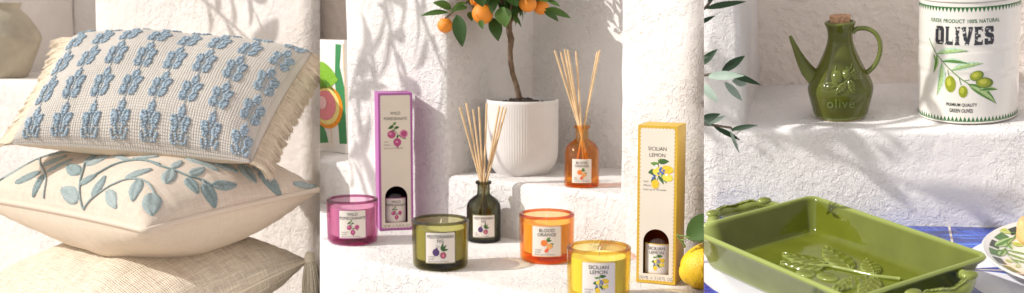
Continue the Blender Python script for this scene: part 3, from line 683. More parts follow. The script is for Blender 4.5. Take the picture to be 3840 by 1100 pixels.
def glaze(name, c1, c2, edge, ior=1.45):
    m, t, p = nt(name); tc = N(t, 'ShaderNodeTexCoord'); n1 = N(t, 'ShaderNodeTexNoise', Scale=28.0, Detail=4.0); t.links.new(tc.outputs['Object'], n1.inputs['Vector'])
    c = ramp(t, n1.outputs[0], [(.3, c1), (.7, c2)])
    gm = N(t, 'ShaderNodeNewGeometry'); po = ramp(t, gm.outputs['Pointiness'], [(.51, (0, 0, 0)), (.58, (1, 1, 1))])
    c = mixc(t, po, c, edge); t.links.new(c, p.inputs['Base Color'])
    p.inputs['Roughness'].default_value = .10; p.inputs['IOR'].default_value = ior; p.inputs['Coat Weight'].default_value = .0; p.inputs['Coat Roughness'].default_value = .03
    n2 = N(t, 'ShaderNodeTexNoise', Scale=70.0, Detail=2.0); t.links.new(tc.outputs['Object'], n2.inputs['Vector'])
    b = N(t, 'ShaderNodeBump', Strength=.25, Distance=.0012); t.links.new(n2.outputs[0], b.inputs['Height']); t.links.new(b.outputs[0], p.inputs['Normal'])
    return m
M_dish = glaze('lime_glaze', (.110, .128, .010), (.14, .162, .015), (.36, .42, .12)); M_cru = glaze('olive_glaze', (.075, .082, .010), (.105, .115, .016), (.24, .29, .08))
# ---- baking dish
HR = .046; zr = hT + HR
A_, B_, C_, D_ = [at_z('R', x, y, zr) for x, y in ((3013, 713), (3662, 938), (3254, 1142), (2599, 869))]
dc = (A_ + B_ + C_ + D_) / 4; ax = ((B_ - A_) + (C_ - D_)).normalized(); ay = Vector((-ax.y, ax.x, 0))
DL = ((B_ - A_).dot(ax) + (C_ - D_).dot(ax)) / 4; DW = ((A_ - D_).dot(ay) + (B_ - C_).dot(ay)) / 4
print('dish', DL * 2, DW * 2, [tuple(round(c, 3) for c in q) for q in (A_, B_, C_, D_)], 'wall', YW, 'skew', (A_ - D_).dot(ax), 'hS', hS, 'hT', hT, 'yB', yB)
dish = thing('baking_dish', 'R', Vector((dc.x, dc.y, hT)), 'rectangular glossy green ceramic baking dish with leaf relief on the tiled table', 'baking dish', rz=math.atan2(ax.y, ax.x))
def rrect(hx, hy, r, z, n=7):
    L = []
    for k, (sx, sy) in enumerate(((1, 1), (-1, 1), (-1, -1), (1, -1))):
        for i in range(n + 1): a = math.pi / 2 * (k + i / n); L.append((sx * (hx - r) + r * math.cos(a), sy * (hy - r) + r * math.sin(a), z))
    return L
def dense(L, m=6):
    out = []
    for i in range(len(L)):
        a, b = Vector(L[i]), Vector(L[(i + 1) % len(L)])
        k = m if (b - a).length > .03 else 1
        for q in range(k): out.append(a.lerp(b, q / k))
    return out
rings = [(DL - .026, DW - .021, .012, .0), (DL - .020, DW - .0155, .016, .0012), (DL - .0175, DW - .013, .018, .005), (DL - .006, DW - .0048, .020, HR - .010), (DL - .0015, DW - .001, .021, HR - .0055), (DL, DW, .021, HR - .003), (DL - .0012, DW - .0012, .020, HR - .0006), (DL - .003, DW - .003, .019, HR),
         (DL - .0055, DW - .0055, .017, HR - .0015), (DL - .0068, DW - .0065, .016, HR - .005), (DL - .0185, DW - .0165, .013, .0135), (DL - .0205, DW - .0185, .012, .009), (DL - .025, DW - .023, .010, .0068)]
mb = MB(); RG = [dense(rrect(r[0], r[1], r[2] * .62, r[3])) for r in rings]; n = len(RG[0]); vs = [p for r in RG for p in r]; fs = []
assert all(len(r) == n for r in RG)
for j in range(len(RG) - 1):
    for i in range(n): fs.append((j * n + i, j * n + (i + 1) % n, (j + 1) * n + (i + 1) % n, (j + 1) * n + i))
fs.append(tuple(reversed(range(n)))); fs.append(tuple((len(RG) - 1) * n + i for i in range(n)))
mb.add(vs, fs); dbody = mb.build('dish_body', M_dish, dish, angle=50)
Di = (BM4['R'].inverted() @ dish.matrix_world).inverted(); zf = .0068
fl = MB().poly([(-1, -1, zf), (1, -1, zf), (1, 1, zf), (-1, 1, zf)]); fb = bvh_of(fl)
q = lambda a, b: Di @ at_z('R', a, b, hT + zf)
rel = MB()
for a, b, w, h in (((3100, 999), (2930, 958), .027, .0038), ((3090, 1014), (2922, 992), .018, .004), ((3190, 1018), (3090, 930), .032, .0038), ((3278, 1036), (3248, 978), .024, .0038), ((3280, 1048), (3235, 1125), .026, .0038), ((3262, 1044), (3120, 1090), .028, .0038), ((3200, 1050), (3140, 1100), .02, .004)):
    relief_leaf(rel, fb, q(*a), q(*b), w, h, vein=-.2, nveins=5, nl=34, nw=14)
relief_tube(rel, fb, [q(*k) for k in ((3000, 1003), (3110, 1003), (3200, 1022), (3281, 1041), (3330, 1047), (3376, 1052))], .0022)
for c, rx, ry in (((3104, 1040), .0135, .010), ((3022, 1027), .012, .009)): relief_bump(rel, fb, q(*c), rx, ry, .0036, Vector((1, .1, 0)))
rel.build('leaf_relief', M_dish, dish, angle=80)
for sx in (1, -1):
    # lug handle: an arch of clay with a leaf and olives on it
    mb = MB(); pts = []; rad = []; W0 = DW * .54
    for i in range(25):
        t = i / 24; y = -W0 + 2 * W0 * t; b = max(0, math.sin(math.pi * t)) ** .48
        pts.append((sx * (DL - .0005 + .034 * b), y, HR - .008 - .004 * (1 - b) + .002 * math.sin(t * 9))); rad.append(.0050 + .0016 * math.sin(math.pi * t) ** .6 + .0006 * math.sin(t * 21))
    mb.tube(pts, rad, 14, flat=1.1, side=Vector((1, 0, 0)))
    hb = bvh_of(mb); hd = mb.build('handle', M_dish, dish)
    r2 = MB()
    for (a, b, w) in ((8, 14, .011), (16, 11, .010), (5, 9, .009), (19, 15, .009)):
        pa = Vector(pts[a]) + Vector((0, 0, .02)); pb = Vector(pts[b]) + Vector((0, 0, .02)); relief_leaf(r2, hb, pa, pb, w, .0020, nl=16, nw=8, nveins=4)
    for i in (3, 21): relief_bump(r2, hb, Vector(pts[i]) + Vector((0, 0, .02)), .0085, .0065, .0042, Vector((.3, 1, 0)))
    r2.build('handle_relief', M_dish, hd)
CLIP.append((dish, 'R'))
# ---- oil cruet
cp = at_z('R', 3152, 436, hS); yc = cp.y
cru = thing('oil_cruet', 'R', cp, 'glossy dark green ceramic oil cruet with a spout, loop handle and the word olive', 'oil cruet')
Ci = (BM4['R'].inverted() @ cru.matrix_world).inverted()
cx = lambda X, Y, dy=0: Ci @ at_y('R', 2900 + X * .6506, 20 + Y * .6504, yc + dy)
hw = lambda a, b, Y: (cx(b, Y).x - cx(a, Y).x) / 2
zc = lambda Y: cx(390, Y).z
raw = [(238, 540, 636), (232, 545, 622), (220, 556, 575), (207, 575, 520), (201, 583, 485), (205, 581, 455), (221, 566, 420), (243, 543, 380), (268, 520, 335), (296, 495, 280), (314, 478, 235), (321, 466, 200), (321, 463, 165), (316, 467, 135), (308, 476, 118), (302, 484, 106), (302, 485, 99), (307, 480, 92), (316, 472, 92), (322, 466, 98)]
prof = [(.001, .001), (hw(252, 528, 640), .0008)]
for a, b, Y in raw:
    z = zc(Y); prof.append((hw(a, b, Y), max(z, .004)))
prof += [(prof[-1][0] - .002, zc(130)), (prof[-1][0] - .003, zc(200))]
# smooth the silhouette
def smooth_prof(P, k):
    for _ in range(k): P = [P[0]] + [tuple(.25 * P[i - 1][j] + .5 * P[i][j] + .25 * P[i + 1][j] for j in (0, 1)) for i in range(1, len(P) - 1)] + [P[-1]]
    return P
def resamp(P, n):
    out = []
    for i in range(len(P) - 1):
        for q_ in range(n): out.append((P[i][0] + (P[i + 1][0] - P[i][0]) * q_ / n, P[i][1] + (P[i + 1][1] - P[i][1]) * q_ / n))
    return out + [P[-1]]
prof = prof[:3] + smooth_prof(resamp(prof[2:-2], 3), 3) + prof[-2:]
mb = MB().lathe(prof, 72, caps=False); cb = bvh_of(mb); mb.build('cruet_body', M_cru, cru, angle=60)
MB().lathe([(.001, -.0006), (hw(256, 524, 640), -.0006), (hw(256, 524, 640), .0012), (.001, .0012)], 48, caps=False).build('bare_foot', simple('bare_clay', (.55, .42, .27), .8), cru)
sp = [cx(96, 178), cx(118, 225), cx(140, 275), cx(165, 325), cx(196, 375), cx(235, 418), cx(290, 430)]
sr = [.0052, .0072, .0098, .0132, .0172, .0215, .0235]; k = hw(0, 20, 300) / 10
sr = [k * v for v in (9.5, 15, 22, 31, 41, 50, 52)]
out_ = MB().tube(sp, sr, 20, cap=False); ins = [p + (sp[1] - sp[0]) * .0 for p in sp]
out_.tube([sp[0], sp[0].lerp(sp[1], .5), sp[1]], [sr[0] * .99, sr[0] * .72, sr[0] * .6], 20, cap=False)
out_.build('spout', M_cru, cru, angle=60)
hp = [cx(455, 158), cx(470, 142), cx(500, 133), cx(545, 136), cx(585, 160), cx(610, 200), cx(617, 250), cx(607, 300), cx(585, 345), cx(560, 372), cx(530, 395)]
def cat(P, n=5):
    P = [Vector(p) for p in P]; o = []
    for i in range(len(P) - 1):
        a, b, c, d = P[max(i - 1, 0)], P[i], P[i + 1], P[min(i + 2, len(P) - 1)]
        for j in range(n): t = j / n; o.append(.5 * ((2 * b) + (c - a) * t + (2 * a - 5 * b + 4 * c - d) * t * t + (3 * b - a - 3 * c + d) * t ** 3))
    return o + [P[-1]]
hp = cat(hp); MB().tube(hp, [k * (13 + 3 * abs(1 - 2 * i / len(hp)) ** 2) for i in range(len(hp))], 14, side=Vector((0, 1, 0)), flat=1.3).build('handle', M_cru, cru)
kz0, kz1 = zc(125), zc(58); cr_ = hw(325, 453, 70)
MB().lathe([(.001, kz0), (cr_ * .84, kz0), (cr_ * .97, kz1 - .001), (cr_ * .94, kz1), (.001, kz1)], 32, caps=False, fn=lambda r, z, a: r * (1 + .02 * noise.noise(Vector((math.cos(a) * 6, math.sin(a) * 6, z * 300))))).build('cork', simple('cork_wood', (.50, .29, .165), .85, .45, 260, .9, 350), cru)
ch = lambda X, Y: (lambda h: h[0] if h[0] else cx(X, Y, -.05))(cb.ray_cast(Ci @ Vector((0, 0, 0)), ((Ci.to_3x3() @ ray('R', 2900 + X * .6506, 20 + Y * .6504)).normalized())))
rel = MB()
for a, b, w in (((375, 463), (263, 468), 44), ((418, 450), (360, 512), 46), ((438, 430), (462, 512), 44), ((445, 410), (495, 425), 30), ((435, 400), (495, 378), 24), ((352, 400), (330, 375), 20), ((440, 380), (418, 350), 18)):
    relief_leaf(rel, cb, ch(*a), ch(*b), w * k, .0016, nl=18, nw=10, nveins=4)
relief_tube(rel, cb, [ch(350, 400), ch(357, 372), ch(362, 352)], k * 3.5); relief_tube(rel, cb, [ch(425, 385), ch(445, 362), ch(450, 338)], k * 3.5); relief_tube(rel, cb, [ch(400, 460), ch(440, 420), ch(465, 365)], k * 3.5)
for c, rx, ry in (((365, 415), 33, 40), ((420, 403), 23, 31)): relief_bump(rel, cb, ch(*c), ry * k, rx * k, .0042, Vector((-.15, 0, 1)))
rel.build('olive_relief', M_cru, cru, angle=80)
M_cru2 = glaze('olive_glaze_light', (.15, .19, .05), (.19, .23, .07), (.26, .31, .12))
tv, tf = text2d('olive', 74, 388, 0, bold=.012, sx=1.0, space=1.12)
bm = bmesh.new(); bv = [bm.verts.new((x, y, 0)) for x, y in tv]
for f in tf:
    try: bm.faces.new([bv[i] for i in f])
    except ValueError: pass
for kk in range(290, 500, 8): bmesh.ops.bisect_plane(bm, geom=bm.verts[:] + bm.edges[:] + bm.faces[:], plane_co=(kk, 0, 0), plane_no=(1, 0, 0))
bm.verts.index_update(); mb = MB(); oc = []
for v in bm.verts:
    P = ch(v.co.x, 590 - v.co.y - 8 * (1 - ((v.co.x - 390) / 90) ** 2) * 0); co, no, _, _ = cb.find_nearest(P); oc.append(co + no * .0009)
mb.add(oc, [[v.index for v in f.verts] for f in bm.faces]); bm.free(); mb.build('raised_lettering', M_cru2, cru)
# ---- olive tin
cp = at_z('R', 3622, 425, hS); xl, xr_ = at_y('R', 3438, 300, cp.y).x, at_y('R', 3814, 300, cp.y).x; CR = (xr_ - xl) / 2; cp.x = (xl + xr_) / 2 + .0015
cp = Vector((cp.x, cp.y, hS))
can = thing('olive_tin', 'R', cp, 'large round white tin printed with OLIVES and a green olive branch', 'tin')
Ki = (BM4['R'].inverted() @ can.matrix_world).inverted(); ko = Ki @ Vector((0, 0, 0))
def cun(X, Y, crop=True):
    px, py = (3400 + X * .678, Y * .678) if crop else (X, Y)
    d = (Ki.to_3x3() @ ray('R', px, py)); a = d.x ** 2 + d.y ** 2; b = 2 * (ko.x * d.x + ko.y * d.y); c = ko.x ** 2 + ko.y ** 2 - CR ** 2
    D = max(0, b * b - 4 * a * c); t = (-b - math.sqrt(D)) / (2 * a); P = ko + d * t; return (math.atan2(P.x, -P.y) * CR, P.z)
ztop = cun(335, 22)[1]
print('can R', CR, 'height', ztop, 'cruet h', zc(92))
prof = [(.001, .001), (CR - .003, .001), (CR - .0005, .0012), (CR + .0004, .0022), (CR, .0035)]
bands = [cun(330, y)[1] for y in (430, 415, 285, 268)]
zz = .0035
for i in range(1, 90):
    z = .0035 + (ztop - .0035) * i / 90; b = sum(.0006 * math.exp(-((z - q_) / .0016) ** 2) for q_ in bands); prof.append((CR - b, z))
prof += [(CR, ztop), (CR - .0012, ztop + .001), (CR - .0012, ztop + .003), (.001, ztop + .003)]
M_can = simple('cream_enamel', (.80, .77, .70), .16, .02, 20, coat=.5)
MB().lathe(prof, 96, caps=False).build('tin_body', M_can, can)
MB().lathe([(CR - .0005, ztop + .0015), (CR + .0012, ztop + .0018), (CR + .0014, ztop + .0035), (CR + .0010, ztop + .014), (CR - .0015, ztop + .0165), (CR - .006, ztop + .0175), (.001, ztop + .019)], 96, caps=False).build('tin_lid', M_can, can)
A = Art(); M_gz = simple('print_green', (.025, .14, .03), .3, .1, 200); nT = 78; cc = 2 * math.pi * CR; pw = cc / nT
for i in range(nT):
    x = (i - nT / 2) * pw; A.loop([(x + .0003, .0045), (x + pw - .0003, .0045), (x + pw / 2, .0045 + pw * 1.15)], M_gz, 1); A.loop([(x + .0003, ztop - .005), (x + pw / 2, ztop - .005 - pw * 1.15), (x + pw - .0003, ztop - .005)], M_gz, 1)
A.line([(x * CR, .0038) for x in [q_ * .1 - math.pi for q_ in range(63)]], .0009, M_gz, 1); A.line([(x * CR, ztop - .0045) for x in [q_ * .1 - math.pi for q_ in range(63)]], .0012, M_gz, 1)
def worn(name, col):
    m, t, p = nt(name); tc = N(t, 'ShaderNodeTexCoord'); n1 = N(t, 'ShaderNodeTexNoise', Scale=330.0, Detail=4.0, Roughness=.7); t.links.new(tc.outputs['Object'], n1.inputs['Vector'])
    n2 = N(t, 'ShaderNodeTexNoise', Scale=60.0, Detail=1.0); t.links.new(tc.outputs['Object'], n2.inputs['Vector'])
    f = math_(t, 'MULTIPLY_ADD', n2.outputs[0], .5, math_(t, 'MULTIPLY', n1.outputs[0], .8))
    t.links.new(ramp(t, f, [(.73, col), (.76, (.78, .75, .69))]), p.inputs['Base Color']); p.inputs['Roughness'].default_value = .3; return m
M_ol = worn('worn_black_print', (.035, .037, .045)); M_bk = simple('print_charcoal', (.03, .03, .03), .3, .1)
a = cun(136, 98); b = cun(513, 112); mid = cun(325, 128)
def fit_text(A, st, x0, x1, z0, z1, m, bold, lay=2, space=1):
    vs, fs = text2d(st, 1, 0, 0, 'LEFT', bold, 1, space); xs = [v[0] for v in vs]; ys = [v[1] for v in vs]; sx = (x1 - x0) / (max(xs) - min(xs)); sz = (z1 - z0) / (max(ys) - min(ys))
    A.raw(([(x0 + (x - min(xs)) * sx, z0 + (y - min(ys)) * sz) for x, y in vs], fs), m, lay)
xc = lambda X, Y: cun(X, Y)[0]; zz_ = lambda Y: cun(328, Y)[1]
fit_text(A, 'GREEK PRODUCT 100% NATURAL', xc(136, 98), xc(514, 112), zz_(130), zz_(108), M_gz, .018, space=1.1)
# block letters, heavy and condensed
def block(A, st, x0, x1, z0, z1, m, lay=2):
    G = {'O': [[(0, .15), (.15, 0), (.85, 0), (1, .15), (1, .85), (.85, 1), (.15, 1), (0, .85)], [(.36, .24), (.64, .24), (.64, .76), (.36, .76)]],
         'L': [[(0, 0), (.95, 0), (.95, .30), (.88, .30), (.84, .2), (.42, .2), (.42, .9), (.5, .93), (.5, 1), (0, 1), (0, .93), (.07, .9), (.07, .1), (0, .07)]],
         'I': [[(.0, 0), (1, 0), (1, .08), (.85, .11), (.85, .89), (1, .92), (1, 1), (0, 1), (0, .92), (.15, .89), (.15, .11), (0, .08)]],
         'V': [[(.33, 0), (.67, 0), (1, .9), (1, 1), (.6, 1), (.6, .92), (.66, .9), (.52, .35), (.37, .9), (.42, .92), (.42, 1), (0, 1), (0, .9)]],
         'E': [[(0, 0), (.95, 0), (.95, .28), (.86, .28), (.82, .18), (.42, .18), (.42, .41), (.72, .41), (.72, .59), (.42, .59), (.42, .82), (.8, .82), (.84, .72), (.93, .72), (.93, 1), (0, 1), (0, .93), (.07, .9), (.07, .1), (0, .07)]],
         'S': [[(0, .06), (.1, 0), (.85, 0), (1, .14), (1, .48), (.85, .6), (.40, .68), (.40, .8), (.62, .8), (.64, .68), (.95, .68), (.95, .9), (.85, 1), (.12, 1), (0, .88), (0, .56), (.12, .45), (.60, .36), (.60, .2), (.38, .2), (.36, .34), (0, .34)]]}
    WD = {'O': 1, 'L': .85, 'I': .5, 'V': 1.08, 'E': .88, 'S': .95}; tot = sum(WD[c] for c in st) + .13 * (len(st) - 1); k = (x1 - x0) / tot; x = x0
    for c in st:
        A.raw(fill2d([[(x + u * WD[c] * k, z0 + v * (z1 - z0)) for u, v in L] for L in G[c]]), m, lay); x += (WD[c] + .13) * k
block(A, 'OLIVES', xc(160, 190), xc(483, 195), zz_(252), zz_(150), M_ol)
fit_text(A, 'PREMIUM QUALITY', xc(218, 575), xc(390, 580), zz_(594), zz_(573), M_bk, .02); fit_text(A, 'GREEN OLIVES', xc(236, 605), xc(366, 610), zz_(625), zz_(604), M_bk, .02)
G_a = flat('paint_green', (.10, .24, .04), .25); G_b = flat('paint_pale_green', (.42, .58, .24), .25); G_c = flat('paint_aqua', (.50, .70, .52), .25); G_d = flat('paint_dark_green', (.05, .13, .03), .25)
O_a = flat('paint_olive', (.30, .35, .02), .25); O_b = flat('paint_olive_light', (.50, .52, .06), .25); O_c = flat('paint_olive_dark', (.13, .20, .02), .25)
A.line([cun(*q_) for q_ in ((126, 212), (140, 250), (160, 290), (190, 330), (235, 380), (290, 430), (350, 470), (390, 500))], .0011, G_a, 2)
for a_, b_, w, m1, m2 in (((165, 297), (342, 282), .0075, G_c, G_b), ((190, 338), (345, 352), .0065, G_c, G_a), ((245, 390), (423, 350), .0085, G_c, G_b), ((168, 300), (150, 402), .006, G_b, G_a), ((195, 345), (168, 528), .009, G_c, G_b), ((340, 468), (497, 575), .010, G_a, G_b), ((400, 498), (503, 495), .0065, G_b, G_a), ((150, 300), (160, 340), .003, G_b, G_a)):
    A.leaf(*cun(*a_), *cun(*b_), w, m1, 2); p_, q_ = cun(*a_), cun(*b_); A.leaf(p_[0], p_[1] - .0006, q_[0], q_[1], w * .45, m2, 3); A.line([p_, q_], .0004, G_d, 4)
for c_, rx, ry, ro in (((241, 465), 30, 47, .08), ((312, 508), 25, 36, .0), ((388, 420), 40, 29, .35), ((432, 458), 48, 30, -.1)):
    x, z = cun(*c_); s = cun(c_[0] + 20, c_[1])[0] - cun(c_[0] - 20, c_[1])[0]; s /= 40
    A.ell(x, z, rx * s, ry * s, O_c if rx > 30 else O_a, 4, ro); A.ell(x - rx * s * .12, z + ry * s * .05, rx * s * .8, ry * s * .84, O_a, 5, ro); A.ell(x - rx * s * .2, z + ry * s * .2, rx * s * .45, ry * s * .5, O_b, 6, ro)
for a_, b_ in (((228, 385), (232, 418)), ((290, 432), (302, 472)), ((320, 448), (350, 442)), ((350, 466), (385, 468))): A.line([cun(*a_), cun(*b_)], .0008, G_a, 3)
A.build('print', can, cyl=CR, step=.00010)
# ---- plate with bread
zp = hT + .016; pl = at_z('R', 3678, 921, zp); pt = at_z('R', 3840, 813, zp); pb_ = at_z('R', 3840, 1030, zp)
# circle through the three points
def circ(a, b, c):
    ax_, ay_, bx, by, cx_, cy_ = a.x, a.y, b.x, b.y, c.x, c.y; D = 2 * (ax_ * (by - cy_) + bx * (cy_ - ay_) + cx_ * (ay_ - by))
    ux = ((ax_ ** 2 + ay_ ** 2) * (by - cy_) + (bx ** 2 + by ** 2) * (cy_ - ay_) + (cx_ ** 2 + cy_ ** 2) * (ay_ - by)) / D
    uy = ((ax_ ** 2 + ay_ ** 2) * (cx_ - bx) + (bx ** 2 + by ** 2) * (ax_ - cx_) + (cx_ ** 2 + cy_ ** 2) * (bx - ax_)) / D
    return ux, uy, math.hypot(ux - ax_, uy - ay_)
ux, uy, pr_ = circ(pl, pt, pb_); print('plate', ux, uy, pr_)
if uy + pr_ > YW - .004: uy = YW - .004 - pr_
plate = thing('plate', 'R', Vector((ux, uy, hT)), 'round white plate painted with olives and a dashed green rim, cropped at the right edge', 'plate')
MB().lathe([(.001, .002), (pr_ * .55, .002), (pr_ * .56, 0), (pr_ * .60, 0), (pr_ * .61, .003), (pr_ * .95, .0125), (pr_, .0155), (pr_ + .0003, .0165), (pr_ - .0015, .0175), (pr_ * .95, .0155), (pr_ * .78, .0085), (pr_ * .62, .0062), (.001, .006)], 96, caps=False).build('plate_body', simple('white_glaze', (.80, .78, .74), .14, .02, coat=.5), plate)
pprof = [(pr_ * .62, .0062), (pr_ * .78, .0085), (pr_ * .95, .0155)]
def pz(r):
    if r < pprof[0][0]: return .006
    for (a, b), (c, d) in zip(pprof, pprof[1:]):
        if r <= c: return b + (d - b) * (r - a) / (c - a)
    return pprof[-1][1]
Pi = (BM4['R'].inverted() @ plate.matrix_world).inverted()
mb = MB(); mats = [simple('rim_green', (.07, .17, .04), .2), simple('rim_charcoal', (.04, .05, .035), .2), O_b, G_b, G_a, simple('paint_lime', (.50, .58, .18), .2)]
for i in range(26):
    a0 = math.pi - .1 + i * .242 ; 
    for q_ in range(4):
        a = a0 + q_ * .046; b = a + .046; r0, r1 = pr_ * .855, pr_ * .935
        mb.add([(r * math.cos(t), r * math.sin(t), pz(r) + .0004) for r, t in ((r0, a), (r0, b), (r1, b), (r1, a))], [(0, 1, 2, 3)], i % 2)
def pp_(X, Y): P = Pi @ at_z('R', 3200 + X * .542, 700 + Y * .542, hT + .009); return P
def plant(pa, pb, w, mi, lift=.0006):
    d = pb - pa; sd_ = Vector((-d.y, d.x, 0)).normalized(); vs = []; n_ = 8
    for i in range(n_ + 1):
        t = i / n_; c = pa + d * t; h = w / 2 * math.sin(math.pi * t ** .85) ** .8 if 0 < i < n_ else .0001
        for s in (-1, 1): v_ = c + sd_ * (h * s); vs.append((v_.x, v_.y, pz(math.hypot(v_.x, v_.y)) + lift))
    mb.add(vs, [(2 * i, 2 * i + 1, 2 * i + 3, 2 * i + 2) for i in range(n_)], mi)
for a, b, w in (((995, 335), (1092, 348), .013), ((1092, 395), (1182, 400), .012), ((1050, 515), (1105, 522), .008), ((1115, 548), (1160, 552), .006)): plant(pp_(*a), pp_(*b), w, 5); plant(pp_(a[0] + 10, a[1] - 3), pp_(b[0] - 30, b[1] - 6), w * .4, 2, .0009)
for a, b, w in (((980, 440), (1102, 365), .010), ((992, 467), (1042, 450), .007), ((1010, 500), (1055, 430), .007), ((1060, 395), (1098, 432), .007), ((1060, 440), (1220, 458), .006), ((1062, 462), (1220, 500), .006), ((1090, 500), (1220, 520), .006)): plant(pp_(*a), pp_(*b), w, 3); plant(pp_(*a), pp_(*b), w * .35, 4, .0009)
for a, b in (((1135, 338), (1095, 385)), ((1095, 385), (1050, 430)), ((1050, 430), (1075, 480)), ((1075, 480), (1170, 555)), ((1085, 345), (1140, 340))): plant(pp_(*a), pp_(*b), .0018, 4, .0009)
mb.build('plate_painting', mats, plate, smooth=False)
bp = at_z('R', 3888, 905, hT + .0075)
bread = thing('bread_slice', 'R', Vector((bp.x, bp.y, hT + .0066)), 'small pale orange slice of bread lying on the plate at the right edge', 'bread')
MB().lathe([(.001, 0), (.019, 0), (.0215, .004), (.021, .020), (.0185, .026), (.012, .0265), (.001, .0245)], 30, fn=lambda r, z, a: r * (1 + .05 * noise.noise(Vector((math.cos(a) * 2, math.sin(a) * 2, z * 90))))).build('crumb', simple('bread_crumb', (.80, .50, .22), .8, .2, 90, .8, 300), bread)
# ---- olive sprigs coming in from the left
M_ol1 = leafmat('olive_leaf', (.010, .035, .012), (.022, .065, .020), .5); M_ol2 = simple('olive_leaf_underside', (.27, .35, .28), .6, .12, 60); M_tw = simple('olive_twig', (.11, .08, .055), .8, .3)
def sprig(label, stem, leaves, yy, nberry=0):
    b0 = at_y('R', 2640 + stem[0][0] * .813, stem[0][1] * .813, yy)
    t_ = thing('olive_branch', 'R', b0, label, 'olive branch', 'olive branches reaching in from the left'); Ii = (BM4['R'].inverted() @ t_.matrix_world).inverted()
    f = lambda X, Y, dy=0: Ii @ at_y('R', 2640 + X * .813, Y * .813, yy + dy)
    MB().tube([f(*p) for p in stem], [.0020] + [.0015] * (len(stem) - 2) + [.0009], 8).build('twig', M_tw, t_)
    m1, m2 = MB(), MB()
    for i, (a, b, w, kd) in enumerate(leaves):
        dy = .02 * math.sin(i * 2.3); leaf_geo(m2 if kd else m1, f(*a), f(*b, dy), w * .813 / F * yy * 1.04, Vector((0, -1, .45)), fold=.18, nl=10, curl=.08)
    if m1.v: m1.build('leaves', M_ol1, t_)
    if m2.v: m2.build('pale_leaves', M_ol2, t_)
    CLIP.append((t_, 'R'))
sprig('topmost olive sprig in the upper corner, two dark leaves', [(-60, 80), (0, 42), (22, 18), (42, -4)], [((2, 40), (195, 8), 30, 0), ((-40, 120), (52, 73), 22, 0), ((20, 15), (60, -60), 24, 0)], 1.30)
sprig('middle olive sprig with dark leaves and broad silvery ones beside the recess', [(-80, 372), (0, 348), (60, 338), (120, 335)], [((-20, 305), (62, 227), 36, 0), ((80, 335), (189, 258), 42, 0), ((14, 352), (186, 350), 42, 1), ((95, 332), (263, 393), 30, 0), ((95, 378), (176, 465), 34, 1), ((-15, 388), (67, 472), 42, 1), ((128, 374), (196, 388), 40, 1), ((-60, 270), (30, 262), 24, 0)], 1.29)
sprig('lowest olive sprig with narrow dark leaves and one thin silvery hanging leaf', [(-60, 560), (0, 575), (60, 580), (125, 590), (135, 606)], [((-30, 565), (76, 526), 40, 0), ((2, 580), (100, 534), 24, 1), ((122, 600), (249, 578), 24, 0), ((44, 584), (169, 648), 24, 0), ((120, 602), (163, 708), 15, 1), ((-20, 545), (40, 585), 18, 0)], 1.30)
